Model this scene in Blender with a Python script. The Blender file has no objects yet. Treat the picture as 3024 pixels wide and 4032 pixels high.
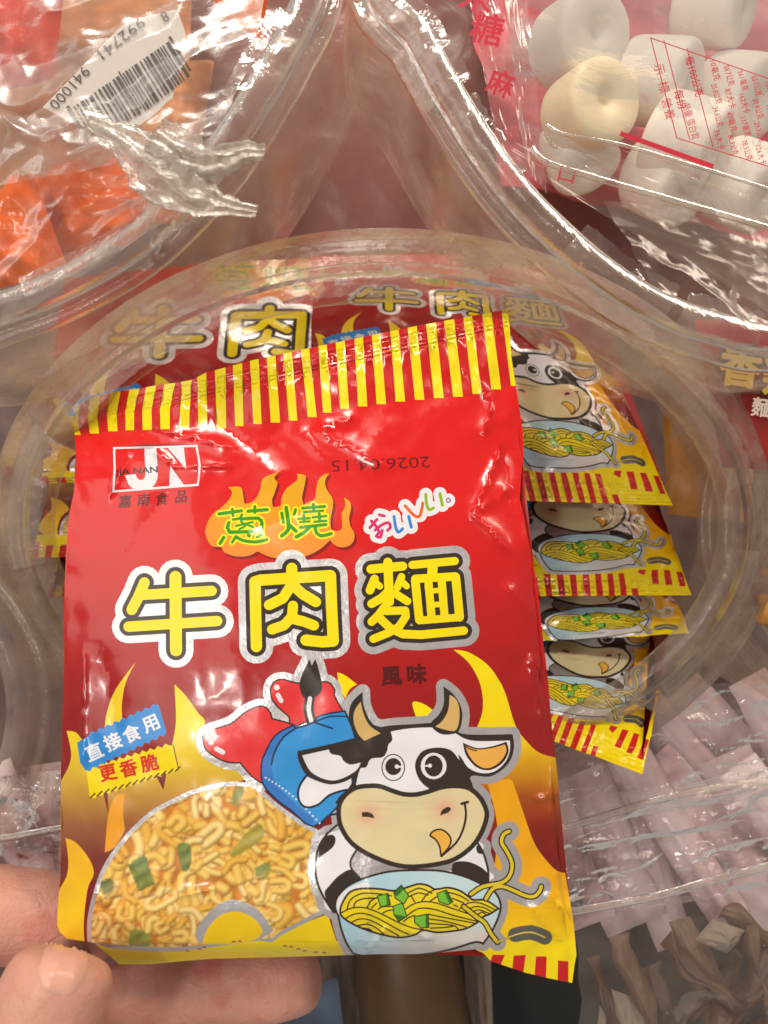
import bpy, bmesh, math, random
import numpy as np
from mathutils import Vector, Matrix, noise
from mathutils.geometry import delaunay_2d_cdt

random.seed(7)
rng = np.random.default_rng(7)
SC = bpy.context.scene
COL = SC.collection

# ------------------------------------------------------------------ camera
CAM = np.array((0.0, -0.12, 0.16))
PITCH = math.radians(45)
AX = np.array((1.0, 0.0, 0.0))
AF = np.array((0.0, math.cos(PITCH), -math.sin(PITCH)))
AD = np.array((0.0, -math.sin(PITCH), -math.cos(PITCH)))
FPX, CX, CY = 1600.0, 829.5, 1106.0            # focal length and centre, in a 1659 x 2212 frame
cam = bpy.data.cameras.new('camera')
cam.sensor_fit = 'VERTICAL'; cam.sensor_height = 24; cam.lens = 24 * FPX / 2212
cam.clip_start = 0.005; cam.clip_end = 50
cam.dof.use_dof = True; cam.dof.focus_distance = 0.156; cam.dof.aperture_fstop = 13
camo = bpy.data.objects.new('camera', cam); COL.objects.link(camo)
camo.location = CAM; camo.rotation_euler = (math.pi / 2 - PITCH, 0, 0)
SC.camera = camo

# ------------------------------------------------------------------ light: a market stall at night, warm lamps overhead and an added soft fill
world = bpy.data.worlds.new('World'); SC.world = world; world.use_nodes = True
wn = world.node_tree
bg = wn.nodes['Background']; bg.inputs[0].default_value = (0.95, 0.83, 0.74, 1); bg.inputs[1].default_value = 0.30

def cdir(x, d, f):
    return AX * x + AD * d + AF * f

def area_lamp(name, loc, target, sx, sy, watts, colour):
    l = bpy.data.lights.new(name, 'AREA'); l.shape = 'RECTANGLE'; l.size = sx; l.size_y = sy
    l.energy = watts; l.color = colour
    o = bpy.data.objects.new(name, l); COL.objects.link(o)
    o.location = loc
    v = Vector(target) - Vector(loc)
    o.rotation_euler = v.to_track_quat('-Z', 'Y').to_euler()
    return o

T0 = CAM + AF * 0.15
area_lamp('stall_lamp', CAM + cdir(-0.10, -0.80, -0.34), T0, 0.17, 0.17, 3.3, (1.0, 0.90, 0.78))
area_lamp('tube_lamp', CAM + cdir(0.55, -0.72, -0.10), T0, 0.60, 0.04, 2.2, (1.0, 0.84, 0.68))
area_lamp('ceiling_lamp', CAM + cdir(-0.34, -0.09, -0.78), T0, 0.08, 0.08, 1.4, (1.0, 0.93, 0.85))
area_lamp('left_soft_fill', CAM + cdir(-0.62, -0.30, -0.52), T0, 0.70, 0.70, 2.3, (1.0, 0.90, 0.80))  # large soft light added for a veil of sheen on the packet's left
SC.view_settings.view_transform = 'Standard'; SC.view_settings.look = 'None'
SC.view_settings.gamma = 1; SC.view_settings.exposure = 0.38
SC.render.engine = 'CYCLES'
SC.cycles.transparent_max_bounces = 24; SC.cycles.max_bounces = 10

# ------------------------------------------------------------------ small helpers
def W(px, py, z):
    """pixel of the 1659 x 2212 frame + distance -> point in the world (arrays allowed)."""
    px = np.asarray(px, float); py = np.asarray(py, float); z = np.asarray(z, float)
    x = (px - CX) / FPX * z; y = (py - CY) / FPX * z
    return CAM + x[..., None] * AX + y[..., None] * AD + z[..., None] * AF

def lin(c):
    c = np.asarray(c, float) / 255.0
    return np.where(c <= 0.04045, c / 12.92, ((c + 0.055) / 1.055) ** 2.4)

def tag(o, label, cat, group=None, kind=None):
    if label: o['label'] = label
    if cat: o['category'] = cat
    if group: o['group'] = group
    if kind: o['kind'] = kind
    return o

def empty(name, loc, label=None, cat=None, group=None):
    o = bpy.data.objects.new(name, None); COL.objects.link(o); o.location = loc
    o.empty_display_size = 0.01
    return tag(o, label, cat, group)

def link(name, me, mat=None, parent=None, smooth=True):
    o = bpy.data.objects.new(name, me); COL.objects.link(o)
    if mat is not None and not me.materials: me.materials.append(mat)
    if parent is not None:
        o.parent = parent; o.location = -Vector(parent.location)
    if smooth: me.polygons.foreach_set('use_smooth', [True] * len(me.polygons))
    return o

def mesh_np(name, v, f):
    me = bpy.data.meshes.new(name)
    me.from_pydata([tuple(p) for p in v], [], [tuple(q) for q in f]); me.update()
    return me

def grid_faces(nu, nv, wrap=False):
    out = []
    for i in range(nu if wrap else nu - 1):
        for j in range(nv - 1):
            a = i * nv + j; b = ((i + 1) % nu) * nv + j
            out.append((a, b, b + 1, a + 1))
    return out

def smooth_line(pts, sub=4, closed=False):
    """Catmull-Rom through the points; a third member 1 keeps a corner sharp."""
    n = len(pts)
    P = [np.array(p[:2], float) for p in pts]
    K = [len(p) > 2 and p[2] == 1 for p in pts]
    out = []
    for i in range(n if closed else n - 1):
        p1, p2 = P[i], P[(i + 1) % n]
        p0 = P[i - 1] if (i > 0 or closed) else p1
        p3 = P[(i + 2) % n] if (i + 2 < n or closed) else p2
        if K[i]: p0 = p1
        if K[(i + 1) % n]: p3 = p2
        for k in range(sub):
            t = k / sub
            out.append(0.5 * (2 * p1 + (p2 - p0) * t + (2 * p0 - 5 * p1 + 4 * p2 - p3) * t * t + (3 * p1 - p0 - 3 * p2 + p3) * t ** 3))
    if not closed: out.append(P[-1])
    return np.array(out)
# ------------------------------------------------------------------ the print of the noodle packet
# Every printed shape is a vector outline (in pixels of the 3024 x 4032 photograph). All outlines go into one
# triangulation, so the print lies IN the packet's film: one surface, one ink colour per triangle.
class Art: pass
LAY = []          # (pieces, colour, foil, evenodd); later ones print over earlier ones

def fr(x0, y0, s):
    return lambda pts: [(x0 + p[0] / s, y0 + p[1] / s) + tuple(p[2:]) for p in pts]
Z = 2.07375
fA = fr(200, 1500, Z); fB = fr(1400, 1200, Z); fC = fr(780, 1800, 2.37); fD = fr(1250, 1750, Z)
fE = fr(400, 2100, Z); fF = fr(1200, 2100, Z); fG = fr(200, 2550, Z); fH = fr(750, 2550, Z)
fI = fr(1300, 2600, Z); fJ = fr(1150, 3000, Z); fK = fr(1300, 3300, Z); fL = fr(1750, 2500, 1.58)
fM = fr(200, 3000, Z); fN = fr(700, 3000, 2.37)

def P(pts, col, foil=0, sub=4):
    LAY.append(([smooth_line(pts, sub, True)], col, foil, False))
    return pts
def Q(pts, col, foil=0):
    LAY.append(([np.array([p[:2] for p in pts], float)], col, foil, False))
def disc(x, y, rx, ry=None, n=18):
    a = np.arange(n) * 2 * math.pi / n
    return np.stack([x + rx * np.cos(a), y + (ry or rx) * np.sin(a)], 1)
def O(c, rx, ry, col, foil=0, n=20):
    LAY.append(([disc(c[0], c[1], rx, ry, n)], col, foil, False))
def stroke_pieces(line, w, closed=False):
    """a thick line as convex pieces: a quad per segment, a disc per vertex"""
    out = []; h = w / 2; n = len(line)
    nd = 8 if w < 14 else 12 if w < 45 else 18
    for i in range(n if closed else n - 1):
        a, b = line[i], line[(i + 1) % n]
        d = b - a; L = np.hypot(*d)
        if L < 1e-6: continue
        q = np.array((-d[1], d[0])) / L * h
        out.append(np.array([a + q, b + q, b - q, a - q]))
    for i, p in enumerate(line): out.append(disc(p[0], p[1], h, h, nd))
    return out
def offset_loop(line, w, closed):
    h = w / 2; n = len(line)
    d = np.roll(line, -1, 0) - line
    if not closed: d[-1] = d[-2]
    d /= np.maximum(np.hypot(d[:, 0], d[:, 1]), 1e-9)[:, None]
    dp = np.roll(d, 1, 0)
    if not closed: dp[0] = d[0]
    m = d + dp; m /= np.maximum(np.hypot(m[:, 0], m[:, 1]), 1e-6)[:, None]
    c = np.clip((m * d).sum(1), 0.6, 1)
    nn = np.stack([-m[:, 1], m[:, 0]], 1) / c[:, None] * h
    return line + nn, line - nn
def S(pts, w, col, foil=0, sub=3, closed=False, thick=None):
    line = smooth_line(pts, sub, closed) if sub > 1 else np.array([p[:2] for p in pts], float)
    if thick is None: thick = w > 26
    if thick:
        for q in stroke_pieces(line, w, closed): LAY.append(([q], col, foil, False))
        return
    l, r = offset_loop(line, w, closed)
    if closed:
        n = len(line)
        for i in range(n):
            j = (i + 1) % n
            LAY.append(([np.array([l[i], l[j], r[j], r[i]])], col, foil, False))
    else:
        h = w / 2
        def cap(p, d):
            a0 = math.atan2(d[1], d[0])
            return [p + h * np.array((math.cos(a0 + t), math.sin(a0 + t))) for t in (1.0, 0.35, -0.35, -1.0)]
        d1 = line[-1] - line[-2]; d0 = line[0] - line[1]
        # l is at +90 deg; going along l, round the end, back along r
        loop = list(l) + cap(line[-1], d1) + list(r[::-1]) + cap(line[0], d0)
        LAY.append(([np.array(loop)], col, foil, False))
_glyphs = {}
def glyph_loops(text, bold=0.0):
    key = (text, bold)
    if key not in _glyphs:
        c = bpy.data.curves.new('lettering', 'FONT'); c.body = text; c.size = 1; c.fill_mode = 'NONE'
        c.resolution_u = 2; c.offset = bold
        o = bpy.data.objects.new('lettering', c); COL.objects.link(o)
        bpy.context.view_layer.update()
        m = o.to_mesh()
        nb = {}
        for e in m.edges:
            a, b = e.vertices; nb.setdefault(a, []).append(b); nb.setdefault(b, []).append(a)
        co = [np.array(v.co[:2]) for v in m.vertices]
        seen = set(); loops = []
        for s in nb:
            if s in seen: continue
            lp = [s]; seen.add(s); cur = s
            while True:
                nx = [k for k in nb[cur] if k not in seen]
                if not nx: break
                cur = nx[0]; seen.add(cur); lp.append(cur)
            if len(lp) > 2: loops.append(np.array([co[k] for k in lp]))
        o.to_mesh_clear(); bpy.data.objects.remove(o); bpy.data.curves.remove(c)
        allp = np.concatenate(loops)
        ctr = (allp.min(0) + allp.max(0)) / 2
        _glyphs[key] = ([l - ctr for l in loops], allp.max(0) - allp.min(0))
    return _glyphs[key]
def edge_quads(l, w):
    out = []
    for a, b in zip(l, np.roll(l, -1, 0)):
        d = b - a; L = np.hypot(*d)
        if L < 1e-9: continue
        d = d / L * w * 0.5; q = np.array((-d[1], d[0])); e = d * 0.5
        out.append(np.array([a - e + q, b + e + q, b + e - q, a - e - q]))
    return out
def glyph(text, c, size, rot, col, bold=0.0, skew=0.0, sx=1.0, fit=None, heavy=True):
    """size = height of the em square; rot in degrees, clockwise positive as in the picture"""
    loops, ext = glyph_loops(text)
    if fit: sx = fit / (ext[0] * size)
    a = math.radians(rot); ca, sa = math.cos(a), math.sin(a)
    out = []
    for l in loops:
        x = (l[:, 0] + skew * l[:, 1]) * size * sx; y = -l[:, 1] * size
        out.append(np.stack([c[0] + x * ca - y * sa, c[1] + x * sa + y * ca], 1))
    LAY.append((out, col, 0, True))
    if bold > 0 and heavy:
        for l in out:
            for q in edge_quads(l, bold * size): LAY.append(([q], col, 0, False))

def grad_y(stops):
    ys = np.array([s[0] for s in stops], float); cs = np.array([lin(s[1]) for s in stops])
    return lambda x, y: np.stack([np.interp(y, ys, cs[:, k]) for k in range(3)], -1)

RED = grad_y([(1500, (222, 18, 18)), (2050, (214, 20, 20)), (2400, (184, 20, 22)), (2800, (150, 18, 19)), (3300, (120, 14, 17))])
YEL = lin((240, 220, 0)); YEL2 = lin((232, 196, 20)); DARK = lin((48, 40, 34)); INK = lin((50, 26, 22))
SIL = lin((205, 205, 208)); WHI = lin((226, 228, 234)); STRIPE = lin((196, 22, 22))

# --- left flames
LFL = grad_y([(2850, (240, 216, 20)), (3000, (226, 196, 40)), (3120, (196, 150, 60)), (3250, (150, 92, 54)), (3380, (116, 44, 34))])
P(fG([(130, 680, 1), (200, 690), (250, 745), (400, 950), (800, 850), (990, 800, 1), (1022, 600), (1010, 300, 1), (1100, 390), (1200, 530), (1260, 610), (1190, 760), (1300, 930), (1520, 985), (1590, 1080), (1200, 1150), (800, 1500), (560, 1800), (380, 1900), (60, 1900, 1), (78, 1100, 1), (150, 960), (165, 850)]), LFL)
P(fG([(690, 120, 1), (610, 290), (580, 470), (585, 600, 1), (500, 640), (440, 650, 1), (460, 520), (530, 340)]), lin((238, 206, 40)))
P(fM([(850, 100, 1), (945, 90, 1), (920, 230, 1)]), lin((120, 30, 28)), sub=1)
P(fM([(425, 240, 1), (462, 232, 1), (472, 440, 1)]), lin((120, 40, 30)), sub=1)
P(fM([(605, 265, 1), (530, 280), (470, 430), (440, 740, 1), (530, 690), (606, 550, 1), (590, 410)]), lin((232, 160, 36)))
P(fM([(120, 622, 1), (200, 655), (300, 770), (352, 905), (300, 1040), (270, 1300), (275, 1480, 1), (130, 1480), (40, 1360, 1), (60, 1080), (130, 930), (142, 790)]), grad_y([(3300, (232, 176, 30)), (3650, (238, 200, 10))]))
# --- right flames
RFL = grad_y([(2550, (240, 222, 0)), (2880, (236, 208, 0)), (3010, (206, 150, 10)), (3130, (160, 78, 16)), (3250, (132, 30, 16)), (3450, (112, 12, 20))])
P(fL([(56, 92, 1), (150, 108), (262, 180), (332, 270), (382, 372), (440, 560), (505, 655), (600, 738), (760, 775, 1), (800, 1700, 1), (300, 1700, 1), (180, 1000), (150, 700), (205, 570), (236, 480), (238, 390), (215, 285), (150, 172)]), RFL)
P(fL([(270, 930, 1), (400, 895), (442, 960), (492, 1110), (562, 1300), (642, 1412), (705, 1470), (790, 1485, 1), (840, 1750, 1), (830, 2010, 1), (200, 2010, 1), (300, 1500), (330, 1200)]), grad_y([(3060, (226, 160, 14)), (3450, (232, 168, 4)), (3700, (236, 200, 0))]))
P(fH([(1198, 203, 1), (1260, 225), (1360, 300, 1), (1300, 340), (1265, 415, 1), (1215, 330)]), YEL)
P(fI([(670, 352), (710, 338), (780, 365), (845, 420), (820, 470, 1), (700, 460, 1)]), YEL)

# --- bottom band, only whole on the packets in the jar
Q([(150, 3715), (2400, 3700), (2400, 4090), (150, 4090)], lin((236, 210, 0)))
for k in range(30):
    x = 205 + k * 76.0
    if x < 1880: Q([(x, 3788), (x + 38, 3788), (x + 38, 4090), (x, 4090)], STRIPE)
# corner flap as it shows on the packet in the hand
P(fL([(150, 1930, 1), (240, 1932), (330, 1945), (480, 1925), (640, 1960), (830, 1975, 1), (850, 2250, 1), (150, 2250, 1)]), lin((236, 214, 0)))
for q in ([(300, 1990), (376, 1990), (345, 2068), (285, 2032)], [(430, 1995), (506, 1990), (480, 2190), (412, 2190)], [(570, 2000), (636, 2000), (630, 2210), (553, 2210)], [(706, 2025), (771, 2031), (771, 2230), (703, 2230)]):
    Q(fL(q), STRIPE)

# --- top stripes
BOT = [(294, 318, 1712), (354, 390, 1707), (426, 463, 1698), (494, 528, 1694), (562, 598, 1693), (632, 668, 1690), (706, 742, 1687), (781, 817, 1686), (853, 890, 1687), (926, 959, 1678), (998, 1030, 1669), (1066, 1103, 1664), (1138, 1171, 1656), (1212, 1247, 1642), (1272, 1305, 1625), (1340, 1374, 1610), (1410, 1446, 1600), (1483, 1520, 1591), (1558, 1595, 1581), (1634, 1671, 1574), (1709, 1747, 1567), (1784, 1823, 1562), (1861, 1897, 1551), (1935, 1973, 1533), (2012, 2035, 1519)]
TOP = [(290, 312, 1612), (354, 394, 1562), (436, 474, 1546), (510, 548, 1533), (576, 615, 1519), (648, 690, 1508), (714, 756, 1497), (776, 812, 1468), (846, 888, 1449), (916, 953, 1430), (984, 1018, 1417), (1050, 1085, 1404), (1116, 1149, 1391), (1185, 1218, 1377), (1254, 1287, 1363), (1322, 1358, 1350), (1396, 1430, 1337), (1464, 1498, 1323), (1537, 1570, 1306), (1605, 1641, 1285), (1677, 1716, 1272), (1748, 1788, 1257), (1824, 1858, 1243), (1898, 1935, 1231), (1974, 2000, 1214)]
band = [(250, 1716)] + [((b[0] + b[1]) / 2, b[2]) for b in BOT] + [(2060, 1512), (2040, 1100), (250, 1100)]
Q(band, lin((200, 20, 20)))
for i, (b, t) in enumerate(zip(BOT, TOP)):
    m = 0.45; bend = -9 if i < 6 else 0
    mx0, mx1, my = b[0] * (1 - m) + t[0] * m + bend, b[1] * (1 - m) + t[1] * m + bend, b[2] * (1 - m) + t[2] * m
    e = 0.35
    Q([(b[0], b[2]), (b[1], b[2]), (mx1, my), (t[1], t[2]), (t[1] + (t[1] - mx1) * e, t[2] + (t[2] - my) * e), (t[0] + (t[0] - mx0) * e, t[2] + (t[2] - my) * e), (t[0], t[2]), (mx0, my)], YEL)

# --- maker's mark: J and N in a frame
fp = fA([(517, 548, 1), (1190, 530, 1), (1216, 690, 1), (1200, 848, 1), (511, 902, 1), (521, 720, 1)])
S(fp, 8.5, WHI, sub=1, closed=True)
P(fA([(765, 545, 1), (860, 538, 1), (871, 700), (868, 800), (825, 868), (740, 890), (652, 866), (604, 770, 1), (690, 760, 1), (712, 800), (750, 806), (772, 765), (768, 650)]), WHI)
Q(fA([(950, 542), (1085, 536), (1105, 718)]), WHI); Q(fA([(975, 690), (1096, 860), (966, 872)]), WHI)
glyph('JIA NAN', fA([(700, 742)])[0], 34, -4, lin((60, 40, 40)), bold=0.05, fit=166)
for ch, x, y in zip('嘉南食品', (606, 758, 908, 1066), (985, 970, 962, 945)):
    glyph(ch, fA([(x, y)])[0], 52, -4, lin((96, 14, 14)), bold=0.05, skew=0.18)
glyph('2026.04.15', fD([(518, 160)])[0], 64, 177.5, lin((104, 14, 14)), bold=0.0, fit=388)

# --- flame behind the green title
FLM = [(280, 280, 1), (370, 275), (410, 300), (430, 420), (440, 435, 1), (500, 420), (550, 370), (580, 300), (600, 210), (650, 175), (735, 140), (768, 118, 1), (712, 190), (740, 240), (715, 330), (690, 400), (697, 462, 1), (730, 466), (770, 450), (780, 380), (820, 300), (890, 240), (925, 210), (925, 155, 1), (990, 165), (1005, 195), (985, 300), (970, 380), (985, 445, 1), (1030, 420), (1090, 390), (1100, 320), (1120, 220), (1170, 165), (1222, 150, 1), (1185, 220), (1200, 300), (1255, 390), (1255, 480), (1235, 580), (1240, 670, 1), (1280, 690), (1335, 675), (1345, 620), (1340, 530), (1375, 450), (1360, 378, 1), (1410, 410), (1428, 470), (1410, 560), (1420, 640), (1460, 720), (1440, 800), (1370, 840), (1290, 830), (1230, 775, 1), (1150, 850), (1030, 915), (900, 950), (740, 945), (640, 920), (555, 878, 1), (470, 920), (350, 925), (250, 890), (215, 835, 1), (130, 830), (75, 740), (75, 650), (130, 540), (230, 460), (300, 380), (315, 320)]
P(fC([(p[0] + 22, p[1] + 26) + tuple(p[2:]) for p in FLM]), lin((132, 16, 14)))
P(fC(FLM), grad_y([(1850, (216, 164, 0)), (1960, (228, 166, 24)), (2100, (236, 146, 44)), (2200, (238, 140, 52))]))
GRN = [([(195, 530), (405, 500)], 32), ([(320, 485), (326, 545)], 28), ([(465, 505), (645, 490)], 32), ([(530, 460), (530, 518)], 28), ([(410, 535), (385, 572), (325, 582)], 24), ([(288, 612), (295, 700), (590, 684)], 34), ([(400, 578), (560, 570), (596, 620), (588, 684)], 32), ([(350, 642), (510, 606)], 20), ([(400, 602), (440, 640), (385, 672)], 20), ([(440, 622), (512, 652)], 20), ([(240, 748), (205, 805)], 32), ([(352, 742), (318, 795)], 26), ([(352, 742), (420, 778), (540, 792), (642, 770)], 30), ([(470, 728), (476, 734)], 34), ([(602, 720), (550, 745)], 22),
       ([(780, 520), (796, 610)], 28), ([(822, 470), (840, 600), (840, 680), (780, 735)], 36), ([(910, 488), (895, 540)], 28), ([(850, 632), (912, 690)], 34), ([(975, 476), (1182, 460)], 28), ([(1075, 440), (1080, 500)], 30), ([(985, 514), (1166, 500)], 24), ([(935, 576), (1040, 570)], 24), ([(987, 540), (990, 606)], 26), ([(950, 606), (1040, 600)], 22), ([(1070, 562), (1196, 550)], 24), ([(1130, 522), (1135, 600)], 26), ([(1085, 604), (1196, 594)], 22), ([(950, 656), (1192, 630)], 30), ([(1042, 650), (990, 702), (915, 745)], 34), ([(1095, 652), (1102, 702), (1150, 735), (1242, 714)], 32)]
for pts, w in GRN: S(fC(pts), (w + 34) / 2.37, lin((240, 226, 30)), sub=2, thick=True)
for pts, w in GRN: S(fC(pts), w / 2.37, lin((50, 150, 20)), sub=2)

# --- the small coloured word in a white cloud
OI = [([(428, 680), (486, 612)], (204, 40, 110)), ([(440, 625), (478, 668), (502, 715), (482, 748), (515, 756), (528, 700)], (204, 40, 110)), ([(470, 700), (530, 655), (580, 640), (596, 675), (572, 702)], (204, 40, 110)), ([(505, 575), (545, 585)], (204, 40, 110)),
      ([(625, 588), (640, 680), (662, 716), (696, 688)], (48, 130, 214)), ([(745, 588), (766, 676)], (48, 130, 214)), ([(715, 500), (790, 580), (838, 580), (860, 478)], (226, 96, 30)), ([(885, 408), (890, 480), (910, 532), (948, 518)], (140, 180, 20)), ([(1000, 402), (1020, 496)], (140, 180, 20))]
for pts, c in OI: S(fD(pts), 108 / Z, WHI, sub=1)
O(fD([(1070, 456)])[0], 26, 27, WHI)
for pts, c in OI: S(fD(pts), 25 / Z, lin(c), sub=3)
O(fD([(1070, 456)])[0], 9.5, 10.5, lin((150, 60, 130))); O(fD([(1070, 456)])[0], 5, 6, WHI)

# --- the big title, three characters of round thick strokes
TI = []
def ti(f, pts, w): TI.append((f(pts), w / Z))
ti(fE, [(350, 402), (300, 520), (246, 624)], 88); ti(fE, [(345, 502), (900, 470)], 84); ti(fE, [(220, 762), (944, 716)], 85); ti(fE, [(603, 356), (608, 955)], 98)
ti(fE, [(1264, 925), (1252, 395), (1300, 382), (1869, 345), (1878, 600), (1892, 880), (1800, 886), (1668, 872)], 92); ti(fE, [(1553, 285), (1553, 350)], 92)
ti(fE, [(1555, 330), (1545, 430), (1480, 530), (1368, 585)], 86); ti(fE, [(1560, 420), (1640, 495), (1750, 560)], 86)
ti(fE, [(1563, 592), (1555, 680), (1490, 750), (1392, 785)], 84); ti(fE, [(1570, 700), (1650, 720), (1734, 752)], 84)
ti(fF, [(540, 292), (800, 268)], 74); ti(fF, [(678, 235), (692, 560)], 74); ti(fF, [(570, 372), (532, 465)], 70); ti(fF, [(580, 405), (612, 432)], 56); ti(fF, [(790, 355), (757, 440)], 62); ti(fF, [(800, 400), (832, 432)], 52)
ti(fF, [(690, 468), (625, 530), (545, 575)], 70); ti(fF, [(735, 490), (838, 555)], 64); ti(fF, [(668, 580), (600, 670), (546, 722)], 68); ti(fF, [(660, 634), (820, 630), (825, 680), (770, 762), (690, 810), (560, 862)], 66)
ti(fF, [(620, 700), (700, 775), (800, 822), (950, 828), (1298, 795)], 70)
ti(fF, [(878, 258), (1225, 226)], 66); ti(fF, [(1045, 260), (1040, 350)], 82); ti(fF, [(902, 385), (935, 706)], 70); ti(fF, [(902, 372), (1228, 352)], 68); ti(fF, [(1232, 355), (1264, 685)], 72); ti(fF, [(935, 712), (1265, 686)], 62)
ti(fF, [(1008, 380), (1036, 690)], 66); ti(fF, [(1117, 375), (1142, 685)], 66); ti(fF, [(1020, 472), (1130, 462)], 42); ti(fF, [(1030, 586), (1135, 576)], 46)
for pts, w in TI: S(pts, w + 90, SIL, 1, sub=1, thick=True)
O(fC([(870, 1020)])[0], 66, 66, SIL, 1)
for pts, w in TI: S(pts, w + 33, DARK, sub=1, thick=True)
for pts, w in TI: S(pts, w, YEL, sub=1, thick=True)
for ch, x, y in (('風', 500, 130), ('味', 708, 112)): glyph(ch, fI([(x, y)])[0], 82, -4, lin((84, 8, 10)), bold=0.08)

# --- two zig-zag labels
def zig(p0, p1, n, a):
    p0, p1 = np.array(p0, float), np.array(p1, float); d = p1 - p0; q = np.array((d[1], -d[0])) / np.hypot(*d) * a
    return [tuple(p0 + d * k / n + (q if k % 2 else 0)) for k in range(n + 1)]
Q(fG(zig((288, 1000), (972, 800), 22, 26) + [(1000, 800), (1050, 985)] + zig((1050, 985), (320, 1222), 24, 22)), lin((238, 216, 0)))
for k in range(13):
    x = 330 + k * 58; y = 1218 - k * 18.3
    S(fG([(x - 8, y + 10), (x + 30, y - 26)]), 6, lin((84, 50, 20)), sub=1)
S(fG([(1000, 800), (1040, 980)]), 4, lin((60, 40, 20)), sub=1)
Q(fG([(215, 775)] + zig((310, 720), (872, 470), 18, 24) + [(880, 468), (944, 690)] + zig((944, 690), (282, 1002), 22, 24) + [(240, 940)]), lin((40, 136, 214)))
for ch, x, y in zip('直接食用', (352, 850, )[:1] + (505, 660, 815), (848, 768, 700, 622)): glyph(ch, fG([(x, y)])[0], 70, -24, WHI, bold=0.05)
for ch, x, y in zip('更香脆', (466, 634, 804), (1022, 985, 942)): glyph(ch, fG([(x, y)])[0], 70, -13, lin((206, 40, 20)), bold=0.07)

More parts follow.
